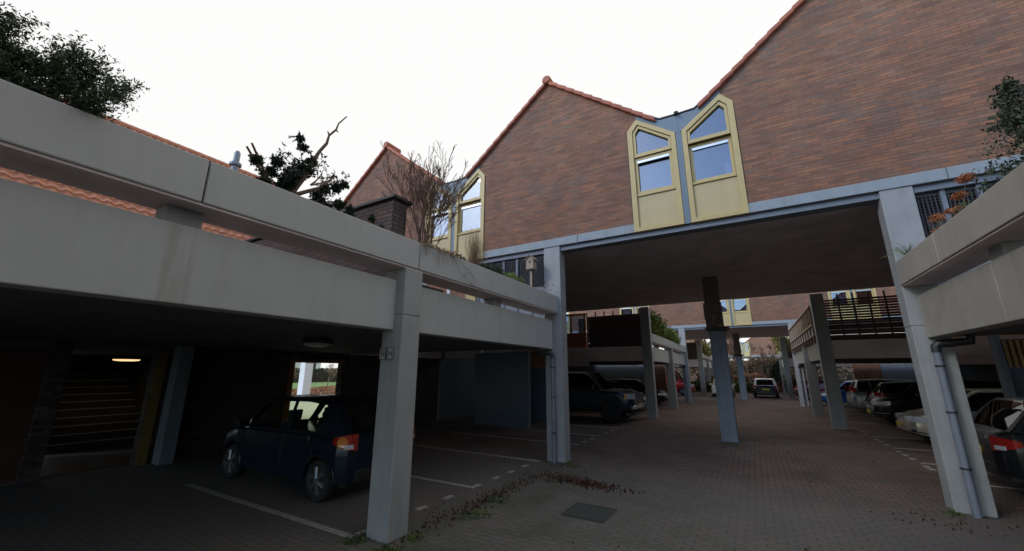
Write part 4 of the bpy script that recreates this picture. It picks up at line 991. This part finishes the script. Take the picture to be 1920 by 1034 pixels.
def sprays(base_pts, ln, k, dirup=.2, out=None, c=None):
    """points strung along short twigs leaving each base point"""
    r = []
    for p in base_pts:
        p = np.array(p)
        d = rng.normal(size=3); d[2] += dirup
        if c is not None: d += (p-np.array(c))*out
        d /= np.linalg.norm(d)
        for i in range(k): r.append(p + d*ln*i/k + rng.normal(size=3)*ln*.07)
    return r

# 1 juniper hanging over the left end of the planter
t = plant('juniper_bush', (-4.1, .25, 3.6), 'dark green juniper bush spilling over the planter at the left edge', 'bush')
m = MB(); tips = []; mids = []
for d, l in (((.1,-.2,1), .38), ((.2,.75,.55), .42), ((.1,.3,.9), .42), ((.3,.9,.2), .42), ((-.3,0,1), .4), ((-.2,-.8,.7), .5), ((0,-.5,1), .45)):
    limb(m, (0,0,0), d, l, .028, 2, tips, .55, 4, 3, .2, 0, 5, .62, mids)
m.build('stems', M['bark'], t)
pts = sprays([p for p in tips+mids if p[2] > .02 for _ in range(2)], .13, 11, .15)
pts += sprays([tuple(q) for c, r in (((0,-.25,.30),.24),((0,.08,.24),.16),((.02,.35,.14),.13),((0,.55,.1),.10),((-.1,-.5,.40),.33),((-.1,-.2,.56),.13),((-.02,.02,.46),.12),((0,.22,.36),.12),((0,-.35,.15),.25),((.05,.72,.03),.10)) for q in blob(c, r, int(560*r), (.7,1.1,.32), .2)], .11, 10, .05)
leaves('foliage', pts + [np.array(p)+rng.normal(size=3)*.03 for p in pts], .019, M['l_jun'], t, 1.8); t.scale = (.9, .84, .9)
# 2 cypress with bare leaning trunk
t = plant('cypress_tree', (-4.15, 2.2, 3.6), 'ragged dark cypress with a long bare leaning trunk above the left planter', 'tree')
m = MB()
m.tube([(0,-.09,0),(0,-.02,.16),(.01,.03,.30),(.03,.12,.50),(.01,.18,.68),(.0,.25,.86),(.01,.32,1.0),(.0,.345,1.13),(.01,.42,1.25),(.0,.45,1.36),(.03,.53,1.50)], [.044,.038,.034,.028,.026,.019,.018,.013,.012,.009,.007], 8)
for a_, b_ in (((0,.25,.86),(.0,.30,.84)),((0,.345,1.13),(0,.32,1.18)),((0,.42,1.25),(0,.46,1.24)),((0,.12,.5),(0,.02,.62)),((0,.18,.68),(0,.26,.66))): m.tube([a_, b_], [.012,.006], 5)
m.tube([(0,-.03,.16),(0,.16,.30),(0,.32,.42),(.05,.46,.62)], [.026,.022,.016,.008], 6)
m.build('trunk', M['bark'], t)
for a, b, c in (((-.0,-.14,.05),(0,-.32,.30),(0,-.51,.52)), ((0,-.06,.02),(0,-.26,.26),(0,-.47,.58))):
    m = MB(); m.tube([a, b, c], [.02,.016,.012], 6); m.build('cut_stem', M['bark_red'], t)
m = MB(); tips = []; mids = []
for p, d, l in (((0,.05,.28),(0,.2,1),.3), ((0,.0,.2),(0,-.7,.8),.28), ((0,.1,.4),(0,-.3,1),.3), ((0,.2,.4),(0,1,.4),.26), ((0,.3,.4),(0,1,.9),.26), ((0,.1,.2),(0,1,.05),.3), ((0,.0,.1),(.2,.6,0),.3), ((0,-.1,.1),(.1,-.6,.3),.2), ((0,.2,.4),(-.5,.5,.6),.3)):
    limb(m, p, d, l, .012, 2, tips, .7, 3, 3, .25, 0, 4, .6, mids)
m.build('twigs', M['bark'], t)
base = tips + mids[::2]
cl = []
for c, r in (((0,-.3,.2),.08),((0,-.2,.5),.06),((0,-.05,.3),.12),((0,.3,.3),.08),((0,.75,.3),.05),((0,-.02,.42),.12),((0,.1,.55),.12),((.0,-.12,.22),.10),((0,-.24,.36),.06),((0,.17,.68),.05),((0,.38,.42),.07),((0,.52,.50),.06),((0,.62,.58),.04),((0,.26,.12),.10),((0,.4,.20),.10),((0,.58,.30),.07),((0,.52,.12),.08),((0,-.4,.42),.06),((0,.05,.8),.04),((0,.0,.9),.03),((.05,.7,.16),.07),((.05,.85,.10),.07),((.1,1.0,.02),.07),((.1,1.15,.14),.05),((.1,1.02,.25),.03)):
    cl += [tuple(q) for q in blob(c, r, int(1500*r)+8, (.9,1,.85), .1)]
pts = sprays(base, .05, 5, 0) + sprays(cl, .055, 9, .1)
leaves('foliage', pts, .026, M['l_pine'], t, 1.3)
# 3 bare deciduous shrub
t = plant('bare_shrub', (-4.15, 4.3, 3.6), 'tall leafless brown shrub in front of the yellow windows on the left deck', 'shrub')
m = MB(); tips = []
for i in range(24):
    a = random.uniform(-1, 1)
    limb(m, (random.uniform(-.06,.06), random.uniform(-.12,.18), 0), (random.uniform(-.25,.2), a*.55, 1.25), random.uniform(.55,.8), .013, 4, tips, .42, 4, 3, .12, .25, 4, .62, None, .0034)
m.build('branches', M['twig'], t)
q = [p for p in tips for _ in range(1) if random.random() < .5]
leaves('foliage', q, .016, M['twig_tan'], t, 1.5)
# 4 camellia
t = plant('camellia', (-4.0, 4.95, 3.64), 'small glossy green shrub with red flowers on the left planter', 'shrub')
leaves('foliage', blob((0,0,.06), .15, 700, (.8,1.6,.7), .3), .035, M['l_cam'], t)
q = np.concatenate([blob((.05, y, z), .016, 24) for y, z in ((-.2,.14),(-.14,.17),(-.06,.13),(-.24,.09),(.02,.16))]); leaves('flowers', q, .018, M['f_red'], t)
# 5 dry upright grass
t = plant('dry_grass', (-4.05, 5.5, 3.63), 'upright bundle of dry brown stems before the yellow window frame', 'grass clump')
m = MB()
for i in range(220):
    a, b = random.gauss(0,.09), random.gauss(0,.09); h_ = random.uniform(.4,.82)
    m.tube([(a*.5,b*.7,0),(a*.8+random.uniform(-.02,.02),b*1.1,h_*.6),(a+random.uniform(-.04,.04),b*1.4+random.uniform(-.04,.04),h_)], [.0025,.002,.001], 3, cap=False)
m.build('stems', M['twig_tan'], t)
# 6, 7 green shrubs
t = plant('boxwood', (-4.0, 6.0, 3.64), 'dark green boxwood cushion on the left planter', 'shrub')
leaves('foliage', np.concatenate([blob((0,y,z), r, 900, (.8,1,.8), .35) for y, z, r in ((-.35,.05,.17),(-.1,.1,.2),(.15,.1,.18),(.3,.02,.14))]), .028, M['l_box'], t)
t = plant('lime_shrub', (-3.98, 6.75, 3.64), 'bright lime green shrub at the end of the left planter', 'shrub')
leaves('foliage', np.concatenate([blob((0,y,z), r, 900, (.8,1,.8), .35) for y, z, r in ((-.3,.06,.16),(-.05,.1,.17),(.2,.06,.17),(.4,-.0,.13))]), .03, M['l_lime'], t)
t = plant('purple_shrub', (-3.98, 8.25, 3.64), 'sparse dark purple leaved twigs beside the tall left pillar', 'shrub')
m = MB(); tips = []
for a in (-.3, -.1, .1, .25): limb(m, (0,0,0), (0,a,1), .2, .004, 1, tips, .6, 3, 3, .2)
m.build('stems', M['twig_pale'], t)
leaves('foliage', np.concatenate([blob(p, .025, 12) for p in tips]), .022, M['l_purple'], t)
# trailing vine over the parapet
t = plant('trailing_vine', (-3.77, 4.2, 3.66), 'leafless trailing vine hanging over the parapet above the near pillar', 'vine')
m = MB()
for i in range(46):
    y = random.uniform(-.35,.45); l = random.uniform(.05,.26)*(1 if y < .2 else .7)
    m.tube([(-.03,y,.02),(.005+random.uniform(0,.01),y+random.uniform(-.02,.02),-.02),(.01,y+random.uniform(-.05,.05),-l)], [.003,.0025,.0012], 3, cap=False)
for (pth) in (((-.02,.3,.02),(.012,.42,-.1),(.012,.52,-.24),(.012,.72,-.33),(.014,.95,-.40),(.014,1.15,-.43)), ((.012,.6,-.28),(.012,.75,-.2),(.012,.9,-.26),(.012,1.0,-.33)), ((-.02,.5,.01),(.012,.62,-.12),(.012,.8,-.18),(.013,.95,-.3)), ((.012,.8,-.36),(.012,.92,-.46),(.012,1.02,-.44))):
    m.tube(pth, [.0035]*(len(pth)-1)+[.0015], 4, cap=False)
m.build('stems', M['twig'], t)
q = [(-.02+random.uniform(-.1,.02), random.uniform(-.35,.4), random.uniform(-.02,.05)) for _ in range(900)]
leaves('dead_leaves', q, .025, M['twig_tan'], t)
# birdhouse
t = empty('birdhouse', (-4.34, 8.2, 3.6), 'weathered wooden birdhouse on a pole before the mesh screen', 'birdhouse')
m = MB(); m.prism([(-.1,.72),(.1,.72),(.1,.96),(0,1.06),(-.1,.96)], -.09, .09); b = m.build('box', M['cut_wood'], t, bevel=.004)
m = MB(); m.prism([(0,1.085),(.14,.955),(.14,.935),(0,1.062)], -.12, .12); m.prism([(0,1.085),(-.14,.955),(-.14,.935),(0,1.062)], -.12, .12); m.build('roof', M['twig_pale'], t)
m = MB(); m.lathe([(.028,-.094),(.028,-.0905)], 0, .9, 14, 'y'); m.build('entrance_hole', M['black'], b)
P('pole', t, M['cut_wood'], (-.02,.02,-.02,.02,0,.72))
# right planter
t = plant('hydrangea', (2.42, 7.0, 3.64), 'hydrangea with dried orange flower heads on the right planter', 'shrub')
heads = [((0,-.62,.50),.10),((.0,-.38,.38),.09),((0,-.05,.30),.06),((.02,.40,.36),.10),((.0,-.3,.22),.10),((.0,.35,.16),.10),((0,.75,.02),.05),((.1,-.5,.2),.07)]
m = MB()
for (c, r) in heads: m.tube([(0,random.uniform(-.25,.25),0),(0,c[1]*.7,c[2]*.5),c], [.006,.005,.003], 4)
for i in range(40): limb(m, (random.uniform(-.1,.1),random.uniform(-.5,.5),0), (random.uniform(-.3,.3),random.uniform(-.6,.6),1), random.uniform(.1,.25), .003, 1, [], .7, 3, 3, .2)
m.build('stems', M['twig_pale'], t)
leaves('flower_heads', np.concatenate([blob(c, r, int(5200*r), (.9,1.1,.55), .35) for c, r in heads]), .022, M['f_hyd'], t)
leaves('foliage', np.concatenate([blob((0,-.5,.14), .2, 260, (.6,1,.6), .1), blob((0,.1,.1), .25, 200, (.6,1,.5), .1)]), .03, M['l_jun'], t)
t = plant('blue_conifer', (2.62, 5.62, 3.62), 'blue green conifer rising over the right planter', 'tree')
m = MB(); m.tube([(0,0,0),(0,.02,.6),(0,.0,1.25)], [.03,.02,.006], 6); m.build('trunk', M['bark'], t)
q = []
for i in range(150):
    z = random.uniform(.0,1.2); rr = (.62-.42*z)*random.uniform(.75,1.05) ; a = random.uniform(0,2*math.pi)
    d = np.array([math.cos(a)*.8, math.sin(a), .18]); p0 = np.array([0,0,z])
    for k in range(26):
        u = k/26; q.append(p0 + d*rr*u + rng.normal(size=3)*.035*(1.1-u*.6))
q += list(blob((0,.62,.12), .2, 500, (.7,1,.7), .2)) + list(blob((0,.15,.1), .3, 700, (.7,1,.6), .2))
leaves('foliage', q, .032, M['l_conR'], t, 1.5)
t = plant('grass_tuft', (2.24, 8.1, 3.64), 'thin green grass tuft where the right planter meets the tall pillar', 'grass clump')
m = MB()
for i in range(26):
    a = random.uniform(-.3,.05); b = random.uniform(-.35,.25)
    m.tube([(0,b*.3,0),(a*.5,b*.8,.12),(a,b*1.2,random.uniform(.02,.16))], [.004,.003,.001], 3, cap=False)
m.build('blades', M['l_lime'], t)
t = plant('bare_twig', (2.9, 5.3, 4.6), 'pale bare twig entering from the right edge before the brick wall', 'shrub')
m = MB()
for k in range(4): limb(m, (.1,-.25,.1), (-.12, .5+.1*k, .25-.1*k), .26, .005, 2, [], .6, 3, 3, .2)
m.tube([(.1,-.25,.1),(.0,-.2,-.9)], .006, 4); m.build('branches', M['twig_pale'], t)

# bamboo on the far decks
t = plant('bamboo_hedge', (-4.05, 22, 3.62), 'green and yellow bamboo along the planter between the two bridges', 'hedge')
m = MB(); q = []
for i in range(150):
    y = random.uniform(-3.0,4.6); h_ = (1.15-.11*(y+3))*random.uniform(.75,1.1)
    a = random.uniform(-.1,.35)
    m.tube([(random.uniform(-.3,.1),y,0),(a*.5,y,h_*.6),(a,y+random.uniform(-.2,.2),h_)], [.008,.006,.003], 3, cap=False)
    for k in range(60): u = random.uniform(.15,1); q.append((a*u+random.gauss(0,.12), y+random.gauss(0,.16), h_*u+random.gauss(0,.07)))
m.build('canes', M['twig_tan'], t); leaves('foliage', q, .10, M['l_bam'], t, 1.6)
t = plant('reed_bush', (-4.1, 44, 3.62), 'yellow green reeds spilling over the farthest left deck', 'shrub')
leaves('foliage', [(random.gauss(0,.25), random.uniform(-3,3.5), abs(random.gauss(.3,.45))) for _ in range(5000)], .16, M['l_olive'], t, 1.8)
t = plant('olive_bush', (3.1, 46, 3.62), 'olive yellow bush on top of the farthest right deck', 'shrub')
leaves('foliage', [tuple(x) for c, r in (((-.2,0,.8),1.0),((.4,-1,.4),.9),((-.6,.5,1.6),.7)) for x in blob(c, r, 1500, (1,1,1), .2)], .15, M['l_olive'], t, 1.4)
# kerb, hedge and trees at the end of the passage
tag(P('kerb', None, M['kerb'], (-7.5,7,43.0,43.14,0,.13)), kind='structure')
tag(P('planting_bed', None, M['soil'], (-7.5,7,43.14,60,0,.10)), kind='structure')
def hedge(loc, sx, sy, h_, n, label, material='l_hedge', size=.09, name='hedge'):
    t = plant(name, loc, label, 'hedge')
    P('twigs', t, M['soil'], (-sx+.15,sx-.15,-sy+.15,sy-.15,.05,h_-.12))
    q = np.stack([rng.uniform(-sx,sx,n), rng.uniform(-sy,sy,n), rng.uniform(.05,1,n)*h_], 1)
    bump_ = .12*np.sin(q[:,0]*2.1)+.1*np.sin(q[:,0]*5.3+1)
    side = rng.integers(0, 3, n); q[side==0, 1] = -sy+rng.normal(size=(side==0).sum())*.06; q[side==1, 2] = h_+bump_[side==1]+rng.normal(size=(side==1).sum())*.05
    leaves('foliage', q, size, M[material], t, 1.3)
hedge((-2.4,44.6,.1), 3.2, .7, .95, 9000, 'clipped green hedge behind the kerb at the end of the passage')
hedge((4.6,45.2,.1), 2.4, .8, 1.3, 5000, 'loose green bushes beside the farthest right pillars', 'l_jun')
hedge((-1.0,50,.1), 4.5, 1.2, 1.6, 5000, 'rust brown reeds behind the clipped hedge', 'rust_veg', .16, 'reed_bed')
t = plant('dark_conifer', (1.9, 49, .1), 'dark conifer behind the white roofed hatchback', 'tree')
m = MB(); m.tube([(0,0,0),(0,0,3)], [.08,.03], 6); m.build('trunk', M['bark'], t)
leaves('crown', [tuple(x) for c, r in (((0,0,1.6),1.0),((.3,0,2.6),.7),((-.5,0,2.2),.6)) for x in blob(c, r, 1800, (1,1,.9), .2)], .13, M['l_pine'], t, 1.4)
for i, (x, y, h_, lb) in enumerate(((-1.9,46.5,2.6,'leafless tree just right of the distant centre post'), (-.2,48.5,2.9,'leafless tree rising directly above the hatchback with a white roof'), (1.2,47.5,2.3,'leafless tree between the hatchback and the farthest right deck'), (-3.9,52,2.6,'leafless tree left of the distant centre post'), (3.2,55,2.7,'leafless tree behind the olive bush'))):
    t = plant('bare_tree', (x, y, .1), lb, 'tree', 'leafless trees at the end of the passage')
    m = MB(); tips = []
    limb(m, (0,0,0), (random.uniform(-.1,.1),0,1), h_, .12, 4, tips, .62, 5, 4, .1, .12, 6, .66, None, .018)
    m.build('branches', M['twig'], t)
    leaves('foliage', [tp for tp in tips for _ in range(2)], .07, M['twig_tan'], t, 1.4)
# far tree belt and lawn side seen through the left doorway
t = plant('far_tree_belt', (0, 105, 0), 'far wooded belt closing the view', 'trees'); t['kind'] = 'stuff'
q = np.stack([rng.uniform(-60,60,26000), rng.uniform(-3,3,26000), rng.uniform(0,1,26000)**.7*6.5], 1); q[:,2] *= (.8+.25*np.sin(q[:,0]*.35)+.12*np.sin(q[:,0]*1.1))
P('core', t, M['twig'], (-60,60,-1,1,0,4.6)); leaves('foliage', q[::3], .5, M['l_jun'], t, 1.2); leaves('shoots', q, .5, M['twig'], t, 1.6); leaves('twigs', q[::2]+np.array((0,0,.8)), .4, M['twig'], t, 1.6)
q = np.stack([rng.uniform(-41,-30.2,30000), rng.uniform(10,45,30000), rng.uniform(.03,.42,30000)], 1); q[:,2] *= .6+.4*np.sin(q[:,0]*1.3+q[:,1])
tag(leaves('heather', q, .16, M['rust_veg'], None, 1.2), 'rust coloured low heather strip beyond the paved path', 'heather', kind='stuff')
hedge((-70,45,0), .1+.9, 45, 2.3, 16000, 'long dark clipped hedge behind the lawn seen through the doorway', 'l_jun', .4, 'far_hedge')
for (y, w_, lb) in ((34, 7, 'distant white house with brown roof left of the white post'), (52, 9, 'distant white house with brown roof right of the white post')):
    t = empty('distant_house', (-88, y, 0), lb, 'house', 'distant houses beyond the lawn')
    P('wall', t, M['white_paint'], (-4,4,-w_/2,w_/2,0,4.2)); m = MB(); m.prism([(-w_/2-.3,4.2),(w_/2+.3,4.2),(w_/2+.3,5.2),(w_/2-1,9),(-w_/2+1,9),(-w_/2-.3,5.2)], -4.6, 4.6, ax='x'); m.build('roof', M['roof_far'], t)
    for k in (-.3, .3): P('window', t, M['dark'], (3.99,4.03,k*w_-.6,k*w_+.6,2.6,3.8))
for (x, y, lb) in ((-48, 33.5, 'small bare tree on the lawn seen through the doorway'), (-52, 30, 'second bare tree standing farther back on the lawn')):
    t = plant('lawn_tree', (x, y, 0), lb, 'tree', 'bare trees on the lawn'); m = MB(); tips = []
    limb(m, (0,0,0), (0,.1,1), 1.3, .09, 3, tips, .8, 4, 4, .15, .1, 5, .7); m.build('branches', M['twig'], t)
    leaves('foliage', [tp for tp in tips for _ in range(10)] + rng.normal(size=(len(tips)*10, 3))*.18, .12, M['twig_tan'], t)

# ground litter and weeds
q = []
for cx_, cy_, sx_, sy_, n_ in ((-3.3,7.3,.22,.2,260), (-2.75,7.2,.25,.12,420), (-3.75,5.6,.10,.9,420), (-3.6,8.3,.2,.2,60), (-2.4,7.1,.3,.1,120), (-1,6,2,2,14), (1.9,7.9,.3,.3,40), (-4,4.6,.15,.6,30), (-7,9,2,1.5,25), (-1,12,3,3,40)):
    q += [(random.gauss(cx_,sx_), random.gauss(cy_,sy_), .008+random.random()*.008) for _ in range(n_)]
tag(leaves('fallen_leaves', q, .042, M['l_fall'], None, 1.2, up=2.5), 'scattered reddish brown fallen leaves on the paving', 'leaves', kind='stuff')
q = []
for cx_, cy_, s_, n_ in ((-3.62,3.45,.10,260), (-3.66,3.9,.06,120), (-3.5,4.9,.10,130), (-3.6,5.6,.08,90), (-4.2,3.5,.07,120), (-3.6,8.4,.06,80), (2.15,8.4,.05,80)):
    q += [(random.gauss(cx_,s_), random.gauss(cy_,s_), abs(random.gauss(0,.02))) for _ in range(n_)]
tag(leaves('weeds', q, .035, M['l_hedge'], None, 1.4), 'small green weeds and moss tufts at the pillar feet', 'weeds', kind='stuff')
